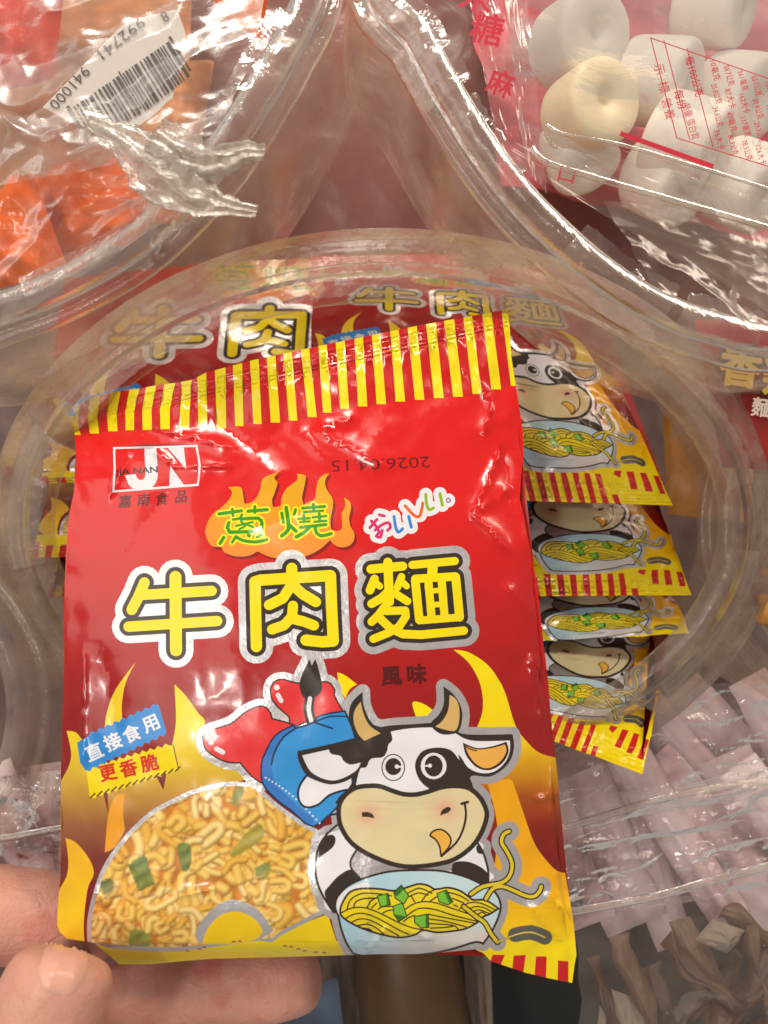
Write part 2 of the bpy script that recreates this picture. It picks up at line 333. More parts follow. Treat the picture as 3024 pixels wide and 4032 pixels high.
# --- picture of the crisp noodles, a printed photograph: painted into a small raster, sampled at the vertices
WX0, WY0, WST = 300, 3060, 3.0
WNX, WNY = 350, 250
def paint_noodles():
    yy, xx = np.mgrid[0:WNY, 0:WNX].astype(float)
    px, py = WX0 + xx * WST, WY0 + yy * WST
    r = np.random.default_rng(3)
    low = np.zeros((WNY, WNX))
    for k in range(14):
        a, b, c = r.normal(0, 0.035), r.normal(0, 0.035), r.uniform(0, 6)
        low += np.sin(px * a + py * b + c) / 14
    img = lin((196, 124, 44)) * (1 + 0.9 * low)[..., None]
    def bits(line, w, cm, ce, prof=1.0):
        nonlocal img
        x0, x1 = line[:, 0].min() - w, line[:, 0].max() + w; y0, y1 = line[:, 1].min() - w, line[:, 1].max() + w
        i0, i1 = int(max(0, (x0 - WX0) / WST)), int(min(WNX, (x1 - WX0) / WST + 2)); j0, j1 = int(max(0, (y0 - WY0) / WST)), int(min(WNY, (y1 - WY0) / WST + 2))
        if i1 <= i0 or j1 <= j0: return
        X, Y = px[j0:j1, i0:i1], py[j0:j1, i0:i1]
        dm = np.full(X.shape, 1e9); sg = np.zeros(X.shape)
        for a, b in zip(line[:-1], line[1:]):
            d = b - a; L2 = max((d * d).sum(), 1e-6)
            t = np.clip(((X - a[0]) * d[0] + (Y - a[1]) * d[1]) / L2, 0, 1)
            ex, ey = X - a[0] - t * d[0], Y - a[1] - t * d[1]
            dd = np.hypot(ex, ey); m = dd < dm
            dm = np.where(m, dd, dm); sg = np.where(m, ey + 0.5 * ex, sg)
        u = dm / (w / 2)
        k = np.clip((1.15 - u) * 4, 0, 1)[..., None]
        body = np.clip(u, 0, 1)[..., None] ** 2
        side = np.clip(sg / (w / 2), -1, 1)[..., None]
        c = cm * (1 - body) + ce * body
        c = np.where(side > 0, c * (1 - 0.50 * side * prof), c * (1 - 0.10 * side))
        img[j0:j1, i0:i1] = img[j0:j1, i0:i1] * (1 - k) + c * k
    pale = [lin(c) for c in ((244, 218, 126), (246, 224, 148), (238, 204, 100), (242, 210, 112), (232, 186, 78))]
    edge = [lin(c) for c in ((204, 140, 46), (178, 104, 32), (216, 160, 62))]
    for k in range(430):
        c0 = np.array((r.uniform(330, 1280), r.uniform(3080, 3780)))
        a = r.uniform(0, 6.3); w = r.uniform(26, 42); kind = r.random()
        L = r.uniform(35, 115)
        d = np.array((math.cos(a), math.sin(a))); q = np.array((-d[1], d[0]))
        if kind < 0.45:
            pts = [c0 - d * L / 2, c0 + q * r.uniform(-20, 20), c0 + d * L / 2]
        elif kind < 0.8:
            g = r.uniform(26, 44)
            pts = [c0 - d * L / 2 - q * g * 0.6, c0 + d * L * 0.3 - q * g * 0.6, c0 + d * L * 0.55, c0 + d * L * 0.3 + q * g * 0.6, c0 - d * L * 0.4 + q * g * 0.5]
        else:
            pts = [c0 - d * 12, c0 + d * 12]; w *= 1.2
        bits(smooth_line(pts, 4), w, pale[r.integers(5)], edge[r.integers(3)])
    def leaf(f, pts, c0, c1):
        poly = smooth_line(f(pts), 3, True)
        ins = np.zeros(px.shape, int)
        for a, b in zip(poly, np.roll(poly, -1, 0)):
            cond = ((a[1] <= py) != (b[1] <= py)) & (px < (b[0] - a[0]) * (py - a[1]) / (b[1] - a[1] + 1e-9) + a[0])
            ins ^= cond.astype(int)
        t = np.clip((np.sin(px * 0.06 + py * 0.11) + 1) / 2, 0, 1)[..., None]
        k = ins.astype(float)[..., None] * 0.9
        img[:] = img * (1 - k) + (c0 * (1 - t) + c1 * t) * k
    g0, g1, g2 = lin((70, 106, 44)), lin((112, 136, 66)), lin((150, 140, 50))
    leaf(fM, [(630, 840, 1), (770, 750, 1), (850, 1000, 1), (720, 1060, 1)], g0, g1)
    leaf(fM, [(400, 980), (500, 950), (510, 1040), (430, 1080)], g0 * .8, g1 * .7)
    leaf(fM, [(1040, 680), (1130, 670), (1150, 800), (1110, 900), (1060, 860)], g0, g1)
    leaf(fM, [(660, 1370), (760, 1380), (830, 1460), (760, 1520), (640, 1500)], g1, lin((150, 160, 80)))
    leaf(fN, [(500, 850), (560, 760), (720, 590), (800, 610), (790, 720), (640, 830), (520, 890)], g2, lin((176, 166, 84)))
    leaf(fN, [(720, 990), (860, 940), (850, 1060), (760, 1100)], g1, g2)
    leaf(fN, [(520, 240), (610, 240), (580, 380), (510, 400)], g1, g2)
    return np.clip(img, 0, 1)
NIMG = paint_noodles()
def noodle_col(x, y):
    i = np.clip((x - WX0) / WST, 0, WNX - 1.001); j = np.clip((y - WY0) / WST, 0, WNY - 1.001)
    i0, j0 = i.astype(int), j.astype(int); fi, fj = (i - i0)[..., None], (j - j0)[..., None]
    return (NIMG[j0, i0] * (1 - fi) + NIMG[j0, i0 + 1] * fi) * (1 - fj) + (NIMG[j0 + 1, i0] * (1 - fi) + NIMG[j0 + 1, i0 + 1] * fi) * fj
def MN(pm, pn): return fM(pm) + fN(pn)
WIN = MN([(335, 1475, 1), (335, 1280), (395, 1030), (480, 830), (640, 615), (830, 435), (1060, 310), (1250, 235), (1480, 195), (1600, 205)], [(640, 225), (730, 260), (900, 415), (1150, 595), (1280, 665, 1), (1240, 780), (1220, 950), (1230, 1130), (1285, 1290), (1342, 1385, 1), (1200, 1455), (960, 1582), (890, 1640, 1), (150, 1720, 1), (-200, 1730)])
S(WIN, 72 / Z, SIL, 1, sub=3, closed=True, thick=True)
P(fN([(955, 1625, 1), (1200, 1500), (1400, 1420, 1), (1470, 1640), (1530, 1790, 1), (1400, 1830, 1), (700, 1830, 1)]), lin((236, 208, 0)))
P(WIN, noodle_col)
P(fN([(195, 1690, 1), (165, 1600), (230, 1480), (350, 1350), (480, 1290), (600, 1300), (750, 1380), (895, 1572, 1), (700, 1700, 1)]), SIL, 1)
P(fN([(225, 1700, 1), (260, 1590), (330, 1490), (430, 1415), (550, 1397), (660, 1430), (750, 1500), (795, 1585, 1), (720, 1660), (500, 1700)]), lin((234, 198, 10)))
# rolled bottom edge, yellow, with specks of small print
P(fM([(120, 1500, 1), (345, 1490), (480, 1520), (800, 1570), (1100, 1540), (1400, 1500), (1700, 1460, 1), (2300, 1545, 1), (2400, 1700, 1), (100, 1720, 1)]), lin((236, 214, 0)))
for x, y in ((1100, 1545), (1200, 1530), (1240, 1515), (1480, 1470), (1530, 1466), (1900, 1505), (1950, 1512), (2010, 1530), (2060, 1545), (2150, 1556), (2220, 1560)):
    S(fM([(x, y), (x + 14, y - 6), (x + 26, y + 2)]), 5, lin((150, 70, 70)), sub=1)

# --- the cow: first the foil behind it
OUT = []
boot1 = fH([(105, 760), (110, 710), (180, 670), (330, 620), (430, 540), (520, 490), (600, 480), (650, 530), (665, 580, 1), (830, 635), (700, 720), (620, 850), (580, 950), (590, 1110, 1), (500, 1050), (405, 940, 1), (300, 935), (200, 890), (125, 830)])
boot2 = fH([(655, 330), (690, 275), (760, 260), (880, 290), (1060, 280), (1130, 285), (1175, 340), (1180, 400), (1245, 520, 1), (1050, 560), (870, 640, 1), (812, 620, 1), (805, 565, 1), (720, 490), (665, 420)])
tuft = fH([(890, 300), (910, 220), (945, 150), (970, 92, 1), (990, 145, 1), (1020, 92, 1), (1045, 170), (1070, 280), (1070, 350), (1010, 412), (930, 412), (900, 360)])
hornL = fI([(265, 256, 1), (180, 340), (152, 440), (168, 540), (220, 650), (280, 680), (430, 610), (430, 556), (350, 520), (300, 440), (270, 350)])
hornR = fI([(925, 213, 1), (928, 350), (890, 440), (820, 522), (900, 600), (1010, 600), (1060, 560), (1080, 450), (1060, 360), (1000, 270)])
headO = fI([(400, 546), (700, 520), (850, 514), (1000, 560), (1120, 605), (1490, 603, 1), (1502, 700), (1480, 800), (1410, 890), (1300, 950), (1150, 945), (1170, 1040), (1200, 1200), (100, 1200), (180, 1000), (120, 830), (230, 640)])
muzz = fJ([(380, 430), (390, 340), (440, 265), (520, 212), (620, 196), (720, 200), (830, 240), (920, 265), (1020, 265), (1120, 240), (1220, 208), (1330, 196), (1440, 214), (1530, 285), (1585, 390), (1585, 470), (1545, 580), (1470, 690), (1340, 788), (1200, 832), (1000, 856), (850, 842), (700, 790), (570, 725), (470, 645), (400, 530)])
bodyO = fJ([(290, 580), (220, 690), (192, 830), (200, 960), (250, 1090), (340, 1230), (900, 1230), (1600, 980), (1600, 880), (1560, 740), (1500, 640), (900, 500)])
bowlO = fK([(48, 560), (55, 500), (100, 430), (180, 370), (330, 310), (500, 272), (700, 262), (900, 268), (1080, 308), (1220, 368), (1340, 435), (1392, 540), (1375, 640), (1320, 760), (1250, 862, 1), (1180, 850), (1000, 905), (800, 945), (600, 960), (300, 965), (185, 940, 1), (130, 850), (90, 740), (68, 640)])
for pts in (boot1, boot2, tuft, hornL, hornR, headO, muzz, bodyO, bowlO):
    S(pts, 122 / Z, SIL, 1, sub=2, closed=True, thick=True)
    P(pts, SIL, 1)
st1 = fL([(165, 1612), (240, 1565), (360, 1540), (410, 1490), (420, 1420), (390, 1350), (355, 1290), (370, 1240), (402, 1222)])
st2 = fL([(258, 1642), (300, 1580), (360, 1565), (430, 1590), (510, 1625), (560, 1625), (592, 1595), (602, 1565)])
st3 = fL([(120, 1690), (200, 1755), (250, 1790), (290, 1860), (330, 1912)])
st4 = fL([(330, 1912), (440, 1866), (540, 1850), (625, 1882)])
S(st1, 80, SIL, 1, sub=2); S(st2, 80, SIL, 1, sub=2); S(st3, 70, SIL, 1, sub=2); S(st4[1:], 58, lin((120, 120, 112)), 1, sub=2)
RB = lin((222, 52, 54))
for b in (boot1, boot2):
    P(b, RB); S(b, 6, INK, sub=4, closed=True)
for c in ((168, 772), (705, 325)): O(fH([c])[0], 11, 11, WHI)
S(fH([(212, 826), (264, 854)]), 19, WHI, sub=1, thick=True); S(fH([(714, 386), (740, 434)]), 18, WHI, sub=1, thick=True)
P(tuft, DARK); S(fH([(975, 405), (965, 510), (988, 605)]), 40, DARK, sub=2); S(fH([(976, 415), (966, 510), (988, 600)]), 17, WHI, sub=3)
pants = fH([(590, 1110), (580, 950), (610, 860), (690, 720), (830, 640), (870, 655), (1000, 612), (1060, 555), (1260, 518, 1), (1345, 740), (1350, 1100), (1200, 1300), (1000, 1460), (830, 1335), (700, 1240)])
BLU = lin((52, 146, 218))
P(pants, BLU)
P(fH([(590, 1110), (580, 950), (610, 860), (690, 720), (830, 640), (880, 655), (760, 740), (690, 850), (660, 960), (700, 1110), (830, 1250), (1000, 1400), (960, 1440), (830, 1335), (700, 1240)]), lin((52, 118, 196)))
S(pants, 7, lin((20, 40, 70)), sub=3, closed=True)
S(fH([(660, 956), (690, 845), (760, 730), (865, 655)]), 7, lin((20, 40, 70))); S(fH([(1015, 612), (1160, 660)]), 7, lin((20, 40, 70))); S(fH([(1020, 606), (1140, 562), (1275, 562)]), 6, lin((20, 40, 70)))
for k in range(17):
    t = k / 16; p = fN([(820 + 505 * t, 148 + 395 * t - 40 * math.sin(math.pi * t) + 30 * t)])[0]
    O(p, 4, 4, WHI, n=8)
# body
P(bodyO, WHI)
for pts in ([(262, 620), (310, 595), (345, 605), (355, 650), (320, 710), (215, 785, 1), (225, 700)], [(480, 878), (380, 930), (310, 1005), (265, 1080), (340, 1225), (420, 1225), (600, 1000), (560, 935)], [(1320, 822), (1430, 814), (1540, 858), (1602, 920), (1602, 990), (1500, 985), (1380, 930), (1300, 890)], [(1505, 690), (1535, 685), (1562, 745), (1530, 750), (1508, 730)]):
    P(fJ(pts), DARK)
S(bodyO[:6], 9, DARK, sub=3); S(fJ([(1500, 640), (1560, 740), (1600, 880), (1602, 985)]), 9, DARK, sub=3)
S(fJ([(225, 525), (290, 445), (365, 425)]), 8, lin((20, 40, 70))); S(fJ([(285, 590), (330, 545), (375, 510)]), 8, DARK)
P(fJ([(525, 720, 1), (480, 800), (488, 880), (560, 950, 1), (700, 910), (950, 880), (1300, 890, 1), (1318, 800, 1), (1000, 850)]), lin((190, 186, 190)), 1)
S(fJ([(525, 720), (480, 800), (485, 870), (550, 945)]), 8, DARK)
# head
P(fJ([(120, 120, 1), (300, 180), (484, 138, 1), (472, 216), (400, 238), (300, 275), (220, 345), (130, 372), (70, 340), (48, 260), (70, 180)]), WHI)
S(fJ([(120, 110), (70, 180), (48, 260), (70, 340), (130, 372), (220, 345), (300, 275), (400, 238), (460, 228)]), 9, lin((20, 36, 60)))
P(fH([(872, 845, 1), (1110, 795), (1340, 738, 1), (1660, 680), (1660, 800), (1500, 900), (1390, 985), (1300, 1075), (1180, 1115), (1080, 1105), (950, 1045), (885, 930)]), DARK)
P(headO, DARK)
P(fH([(912, 880, 1), (1130, 832, 1), (1150, 868), (1225, 885), (1250, 925), (1305, 955), (1392, 938, 1), (1345, 1010), (1210, 1078), (1100, 1075), (980, 1010)]), WHI)
P(fI([(495, 582, 1), (650, 556), (860, 550), (1000, 585), (1100, 640), (1220, 660), (1468, 655, 1), (1466, 740), (1430, 830), (1340, 908), (1230, 920), (1130, 878), (1075, 800), (1045, 765, 1), (1055, 815, 1), (1000, 745), (940, 718), (850, 714), (760, 738), (708, 800), (693, 870), (715, 950), (760, 1012), (830, 1062, 1), (700, 1090), (600, 1090), (500, 1060), (400, 1030), (300, 1025), (208, 1035, 1), (230, 930), (250, 878, 1), (295, 872), (320, 820), (350, 800), (430, 790), (465, 740), (475, 690), (508, 650)]), WHI)
P(fI([(1083, 672, 1), (1200, 716), (1330, 700), (1440, 664, 1), (1458, 740), (1420, 825), (1340, 885), (1260, 897), (1180, 862), (1108, 772)]), INK)
P(fI([(1104, 696, 1), (1200, 728), (1330, 714), (1426, 686, 1), (1440, 740), (1400, 815), (1330, 868), (1260, 880), (1190, 845), (1130, 770)]), lin((226, 170, 76)))
S(fI([(1112, 706), (1150, 728), (1196, 738)]), 5, INK)
for c, l in (((515, 875), 1), ((845, 863), 0)):
    if l:
        O(fI([c])[0], 47, 54, DARK); O(fI([c])[0], 42.5, 49.5, WHI); O(fI([(516, 868)])[0], 32, 34, DARK)
        S(fI([(545, 870), (590, 870)]), 7, WHI, sub=1); O(fI([(545, 868)])[0], 8.5, 8.5, WHI)
    else:
        O(fI([c])[0], 51, 52, WHI); O(fI([c])[0], 36, 42, DARK)
        S(fI([(765, 862), (812, 862)]), 6, WHI, sub=1); O(fI([(815, 860)])[0], 8, 8, WHI)
P(hornL, DARK); P(hornR, DARK)
HN = lin((206, 172, 106))
P(fI([(250, 338, 1), (200, 410), (192, 500), (228, 600), (280, 657, 1), (412, 596, 1), (320, 530), (270, 430)]), HN)
P(fI([(975, 283, 1), (965, 400), (920, 490), (858, 542, 1), (1010, 578), (1052, 500), (1052, 380), (1020, 310)]), HN)
def muzz_col(x, y):
    c = np.broadcast_to(lin((216, 204, 160)), x.shape + (3,)).copy()
    for bx, by in fJ([(620, 430), (1250, 390)]):
        k = 0.75 * np.exp(-((x - bx) ** 2 + (y - by) ** 2) / (2 * 30.0 ** 2))[..., None]
        c = c * (1 - k) + lin((216, 146, 122)) * k
    return c
P(muzz, muzz_col); S(muzz, 19, DARK, sub=4, closed=True, thick=True)
P(fJ([(570, 412, 1), (620, 410), (660, 430), (672, 463, 1), (620, 450), (572, 448, 1)]), DARK); P(fJ([(1208, 440, 1), (1225, 395), (1270, 368), (1297, 380), (1280, 410), (1240, 425)]), DARK)
S(fJ([(1384, 342), (1435, 328)]), 11, DARK); S(fJ([(1410, 345), (1420, 430), (1400, 540), (1340, 660), (1220, 770)]), 9, INK)
tng = fJ([(1128, 600), (1160, 562), (1220, 552), (1280, 595), (1298, 650), (1270, 710), (1215, 768, 1), (1205, 690), (1170, 632)])
P(tng, lin((230, 176, 70))); S(tng, 7, INK, closed=True)
# bowl of noodles
def bowl_col(x, y):
    t = np.clip((x - 1330) / 420, 0, 1)[..., None]; v = np.clip((y - 3620) / 60, 0, 1)[..., None]
    c = lin((160, 206, 226)) * (1 - t) + lin((186, 214, 222)) * t
    return c * (1 - v * t) + lin((206, 200, 196)) * v * t
P(bowlO, bowl_col); S(bowlO, 8.5, INK, sub=4, closed=True)
P(fK([(50, 560), (70, 480), (150, 410), (280, 360), (330, 400), (160, 440), (100, 530), (85, 610), (70, 620)]), WHI)
nood = fK([(82, 605), (100, 530), (160, 442), (260, 412), (400, 415), (520, 430), (620, 405), (720, 375), (800, 388), (860, 418), (960, 405), (1060, 430), (1130, 478), (1170, 505), (1270, 508), (1375, 575, 1), (1300, 622), (1250, 642), (1210, 682), (1130, 730), (1050, 752), (880, 770), (760, 752), (690, 790), (560, 812), (400, 782), (250, 732), (120, 662)])
P(nood, grad_y([(3480, (226, 206, 60)), (3600, (232, 214, 10)), (3690, (222, 202, 40))])); S(nood, 8, INK, sub=4, closed=True)
for pts in ([(140, 578), (165, 505), (260, 452), (400, 456), (500, 472)], [(192, 566), (210, 520), (280, 494), (390, 490)], [(300, 570), (335, 512), (390, 484)], [(340, 570), (380, 530)], [(390, 582), (430, 560), (510, 558)], [(430, 612), (480, 590), (520, 590)],
            [(88, 612), (180, 570), (290, 570), (420, 620), (560, 690), (680, 736), (760, 745)], [(120, 660), (200, 620), (300, 620), (420, 672), (560, 750), (640, 785)], [(170, 692), (240, 660), (330, 672), (440, 730), (560, 798)], [(210, 718), (300, 704), (370, 730), (440, 785)], [(250, 735), (310, 740), (350, 765)],
            [(600, 590), (700, 530), (830, 522), (1000, 575), (1120, 615), (1230, 645)], [(620, 640), (720, 576), (850, 582), (1000, 630), (1210, 682)], [(800, 622), (950, 652), (1180, 695)], [(808, 660), (950, 682), (1110, 725)], [(808, 698), (1000, 712), (1046, 745)], [(600, 682), (640, 650), (690, 632)], [(820, 735), (940, 730), (1010, 718)],
            [(630, 452), (720, 410), (790, 430), (832, 452)], [(640, 480), (720, 448), (800, 466)], [(660, 470), (690, 520)], [(750, 512), (800, 450), (880, 412)], [(820, 512), (890, 466)], [(960, 442), (1060, 470), (1130, 515)], [(1000, 492), (1092, 530)], [(1010, 545), (1040, 560)],
            [(1056, 578), (1130, 530), (1230, 532), (1345, 585)], [(1110, 598), (1180, 560), (1260, 570), (1320, 605)], [(1150, 612), (1210, 586), (1295, 614)], [(1200, 625), (1240, 606), (1275, 628)]):
    S(fK(pts), 5.5, INK, sub=3)
for st, w in ((st1, 13), (st2, 13), (st3, 13)):
    S(st, w * 1.9, INK, sub=3, thick=True)
for st, w in ((st1, 13), (st2, 13), (st3, 13)):
    S(st, w, lin((216, 196, 44)), sub=3)
S(st4, 9, INK, sub=3); S(st4, 6, lin((206, 190, 90)), sub=3)
G0, G1 = lin((116, 190, 56)), lin((52, 112, 24))
for pts, sd in (([(385, 472, 1), (472, 452, 1), (492, 542, 1), (410, 562, 1)], [(455, 455), (472, 452), (492, 542), (465, 548)]), ([(580, 383, 1), (642, 472, 1), (602, 537, 1), (530, 490, 1), (520, 440, 1)], [(580, 383), (605, 418), (540, 480), (520, 440)]), ([(513, 556, 1), (590, 530, 1), (626, 640, 1), (562, 682, 1), (520, 622, 1)], [(520, 622), (626, 640), (590, 670), (562, 682)]), ([(872, 452, 1), (950, 424, 1), (1002, 520, 1), (962, 546, 1), (890, 520, 1)], [(950, 424), (1002, 520), (975, 535), (930, 440)]), ([(688, 642, 1), (800, 620, 1), (806, 730, 1), (740, 732, 1), (690, 690, 1)], [(780, 625), (800, 620), (806, 730), (780, 730)])):
    P(fK(pts), G0, sub=1); Q(fK(sd), G1); S(fK(pts), 4.5, lin((40, 60, 20)), sub=1, closed=True)

# --- outline of the packet in the hand (photograph pixels)
HELD = [(300, 1604), (354, 1565), (436, 1546), (547, 1530), (614, 1517), (693, 1507), (757, 1496), (811, 1467), (1000, 1417), (1250, 1364), (1500, 1312), (1641, 1283), (1788, 1256), (1935, 1230), (2000, 1216), (2007, 1287), (2012, 1393), (2030, 1518), (2046, 1610), (2058, 1692), (2062, 1792), (2052, 1880), (2047, 1966), (2063, 2030), (2077, 2111), (2096, 2200), (2114, 2294), (2126, 2400), (2141, 2545), (2150, 2610), (2160, 2700), (2168, 2816), (2187, 2981), (2202, 3114), (2208, 3200), (2215, 3259), (2225, 3437), (2244, 3544), (2259, 3639), (2270, 3759), (2262, 3800), (2253, 3870), (2160, 3852), (2066, 3829), (1971, 3797), (1933, 3785), (1902, 3752), (1870, 3738), (1686, 3756), (1493, 3757), (1300, 3763), (1122, 3768), (960, 3772), (827, 3776), (700, 3786), (600, 3797), (470, 3797), (427, 3760), (369, 3712), (263, 3696), (236, 3670), (224, 3641), (231, 3520), (238, 3458), (239, 3096), (241, 2984), (246, 2791), (253, 2598), (251, 2367), (264, 2111), (273, 2020), (292, 1934), (304, 1837), (299, 1770), (293, 1712), (292, 1660)]
QUAD = [(272, 1612), (2000, 1216), (2262, 3990), (212, 3965)]       # the same packet laid flat: corners of its rectangle

def wind(px, py, loop):
    w = np.zeros(px.shape, int)
    a = loop; b = np.roll(loop, -1, 0)
    for k in range(len(a)):
        x1, y1 = a[k]; x2, y2 = b[k]
        if y1 == y2: continue
        cr = (x2 - x1) * (py - y1) - (px - x1) * (y2 - y1)
        up = (y1 <= py) & (y2 > py) & (cr > 0); dn = (y1 > py) & (y2 <= py) & (cr < 0)
        w += up.astype(int) - dn.astype(int)
    return w

def build_print():
    V = []; E = []
    def add_loop(l):
        n0 = len(V); n = len(l)
        V.extend([Vector((float(p[0]), float(p[1]))) for p in l])
        E.extend([(n0 + i, n0 + (i + 1) % n) for i in range(n)])
    for pieces, c, f, eo in LAY:
        for l in pieces: add_loop(l)
    add_loop(np.array(HELD, float)); add_loop(np.array(QUAD, float))
    for x in np.arange(150, 2400, 19.0):
        for y in np.arange(1120, 4060, 19.0):
            V.append(Vector((float(x + rng.uniform(-3, 3)), float(y + rng.uniform(-3, 3)))))
    for x in np.arange(150, 2150, 12.0):                                   # the crimped seal needs more points
        for k in range(9):
            y = 1612 - (x - 272) * 0.2292 + 10 + k * 8.0
            V.append(Vector((float(x), float(y))))
    wl = smooth_line(WIN, 3, True)
    gx, gy = np.meshgrid(np.arange(310, 1300, 7.0), np.arange(3070, 3790, 7.0))
    gx, gy = gx.ravel(), gy.ravel(); k = wind(gx, gy, wl) != 0
    V.extend([Vector((float(x), float(y))) for x, y in zip(gx[k], gy[k])])
    r = delaunay_2d_cdt(V, E, [], 0, 0.35, False)
    v = np.array([(p.x, p.y) for p in r[0]]); t = np.array([f for f in r[2]])
    c = v[t].mean(1)
    lay = np.full(len(t), -1)
    order = np.argsort(c[:, 0]); cxs = c[order, 0]
    for i, (pieces, col, f, eo) in enumerate(LAY):
        al = np.concatenate(pieces); x0, y0 = al.min(0); x1, y1 = al.max(0)
        a, b = np.searchsorted(cxs, (x0, x1)); idx = order[a:b]
        idx = idx[(c[idx, 1] >= y0) & (c[idx, 1] <= y1)]
        if not len(idx): continue
        w = sum(wind(c[idx, 0], c[idx, 1], l) * (1 if not eo else 1) for l in pieces) if not eo else sum(np.abs(wind(c[idx, 0], c[idx, 1], l)) for l in pieces) % 2
        lay[idx[w != 0]] = i
    rgb = np.zeros((len(t), 3, 4))
    for i in np.unique(lay):
        m = lay == i
        X, Y = v[t[m]][..., 0], v[t[m]][..., 1]
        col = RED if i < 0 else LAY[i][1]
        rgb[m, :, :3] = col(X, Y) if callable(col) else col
        rgb[m, :, 3] = 0 if i < 0 else LAY[i][2]
    A = Art(); A.v, A.t, A.c, A.rgb = v, t, c, rgb
    A.held = wind(c[:, 0], c[:, 1], np.array(HELD, float)) != 0
    A.rect = wind(c[:, 0], c[:, 1], np.array(QUAD, float)) != 0
    return A
ART = build_print()

def homography(src, dst):
    M = []
    for (x, y), (u, v) in zip(src, dst):
        M.append([x, y, 1, 0, 0, 0, -u * x, -u * y, -u]); M.append([0, 0, 0, x, y, 1, -v * x, -v * y, -v])
    h = np.linalg.svd(np.array(M, float))[2][-1]
    return h.reshape(3, 3)
HQ = homography(QUAD, [(0, 0), (1, 0), (1, 1), (0, 1)])
def to_st(x, y):
    d = HQ[2, 0] * x + HQ[2, 1] * y + HQ[2, 2]
    return (HQ[0, 0] * x + HQ[0, 1] * y + HQ[0, 2]) / d, (HQ[1, 0] * x + HQ[1, 1] * y + HQ[1, 2]) / d
# ------------------------------------------------------------------ node materials
def new_mat(name):
    m = bpy.data.materials.new(name); m.use_nodes = True
    nt = m.node_tree; b = nt.nodes['Principled BSDF']
    return m, nt, b
def N(nt, kind, **kw):
    n = nt.nodes.new(kind)
    for k, v in kw.items():
        if k.startswith('i_'): n.inputs[int(k[2:]) if k[2:].isdigit() else k[2:]].default_value = v
        else: setattr(n, k, v)
    return n
def noise_tex(nt, scale, detail=4, rough=0.55, dist=0.0):
    tc = N(nt, 'ShaderNodeTexCoord'); n = N(nt, 'ShaderNodeTexNoise')
    n.inputs['Scale'].default_value = scale; n.inputs['Detail'].default_value = detail; n.inputs['Roughness'].default_value = rough; n.inputs['Distortion'].default_value = dist
    nt.links.new(tc.outputs['Object'], n.inputs['Vector'])
    return n
def ramp(nt, src, stops):
    r = N(nt, 'ShaderNodeValToRGB'); cr = r.color_ramp
    while len(cr.elements) < len(stops): cr.elements.new(0.5)
    for e, (p, c) in zip(cr.elements, stops):
        e.position = p; e.color = c if len(c) == 4 else tuple(c) + (1,)
    nt.links.new(src, r.inputs[0]); return r
def g(v): return (v, v, v, 1)

def print_material():
    m, nt, b = new_mat('printed_film'); L = nt.links.new
    at = N(nt, 'ShaderNodeAttribute', attribute_name='ink')
    L(at.outputs['Color'], b.inputs['Base Color']); mt_ = N(nt, 'ShaderNodeMath', operation='MULTIPLY', i_1=0.72); L(at.outputs['Alpha'], mt_.inputs[0]); L(mt_.outputs[0], b.inputs['Metallic'])
    n1 = noise_tex(nt, 900, 3); n2 = noise_tex(nt, 130, 3, 0.6, 0.4)
    mr = N(nt, 'ShaderNodeMapRange', i_1=0.3, i_2=0.75, i_3=0.17, i_4=0.30)
    L(n2.outputs['Fac'], mr.inputs[0])
    ad = N(nt, 'ShaderNodeMath', operation='MULTIPLY_ADD', i_1=0.12); L(at.outputs['Alpha'], ad.inputs[0]); L(mr.outputs[0], ad.inputs[2])
    L(ad.outputs[0], b.inputs['Roughness'])
    bu = N(nt, 'ShaderNodeBump'); bu.inputs['Strength'].default_value = 0.05; bu.inputs['Distance'].default_value = 0.0012
    L(n2.outputs['Fac'], bu.inputs['Height'])
    b2 = N(nt, 'ShaderNodeBump'); b2.inputs['Distance'].default_value = 0.0004
    sm = N(nt, 'ShaderNodeMath', operation='MULTIPLY_ADD', i_1=0.22, i_2=0.02); L(at.outputs['Alpha'], sm.inputs[0]); L(sm.outputs[0], b2.inputs['Strength'])
    L(n1.outputs['Fac'], b2.inputs['Height']); L(bu.outputs[0], b2.inputs['Normal']); L(b2.outputs[0], b.inputs['Normal'])
    b.inputs['IOR'].default_value = 1.5
    b.inputs['Coat Weight'].default_value = 0.22; b.inputs['Coat Roughness'].default_value = 0.08
    return m

def plain(name, col, rough=0.5, scale=80, var=0.25, bump=0.15, dist=0.001, metallic=0.0, sss=0.0, spec=0.5):
    m, nt, b = new_mat(name); L = nt.links.new
    n = noise_tex(nt, scale, 5)
    c = np.array(col)
    r = ramp(nt, n.outputs['Fac'], [(0.3, tuple(np.clip(c * (1 - var), 0, 1))), (0.7, tuple(np.clip(c * (1 + var), 0, 1)))])
    L(r.outputs[0], b.inputs['Base Color'])
    b.inputs['Roughness'].default_value = rough; b.inputs['Metallic'].default_value = metallic
    b.inputs['Specular IOR Level'].default_value = spec
    if sss:
        b.inputs['Subsurface Weight'].default_value = sss; b.inputs['Subsurface Radius'].default_value = (1.0, 0.4, 0.25); b.inputs['Subsurface Scale'].default_value = 0.004
    if bump:
        bu = N(nt, 'ShaderNodeBump'); bu.inputs['Strength'].default_value = bump; bu.inputs['Distance'].default_value = dist
        L(n.outputs['Fac'], bu.inputs['Height']); L(bu.outputs[0], b.inputs['Normal'])
    return m

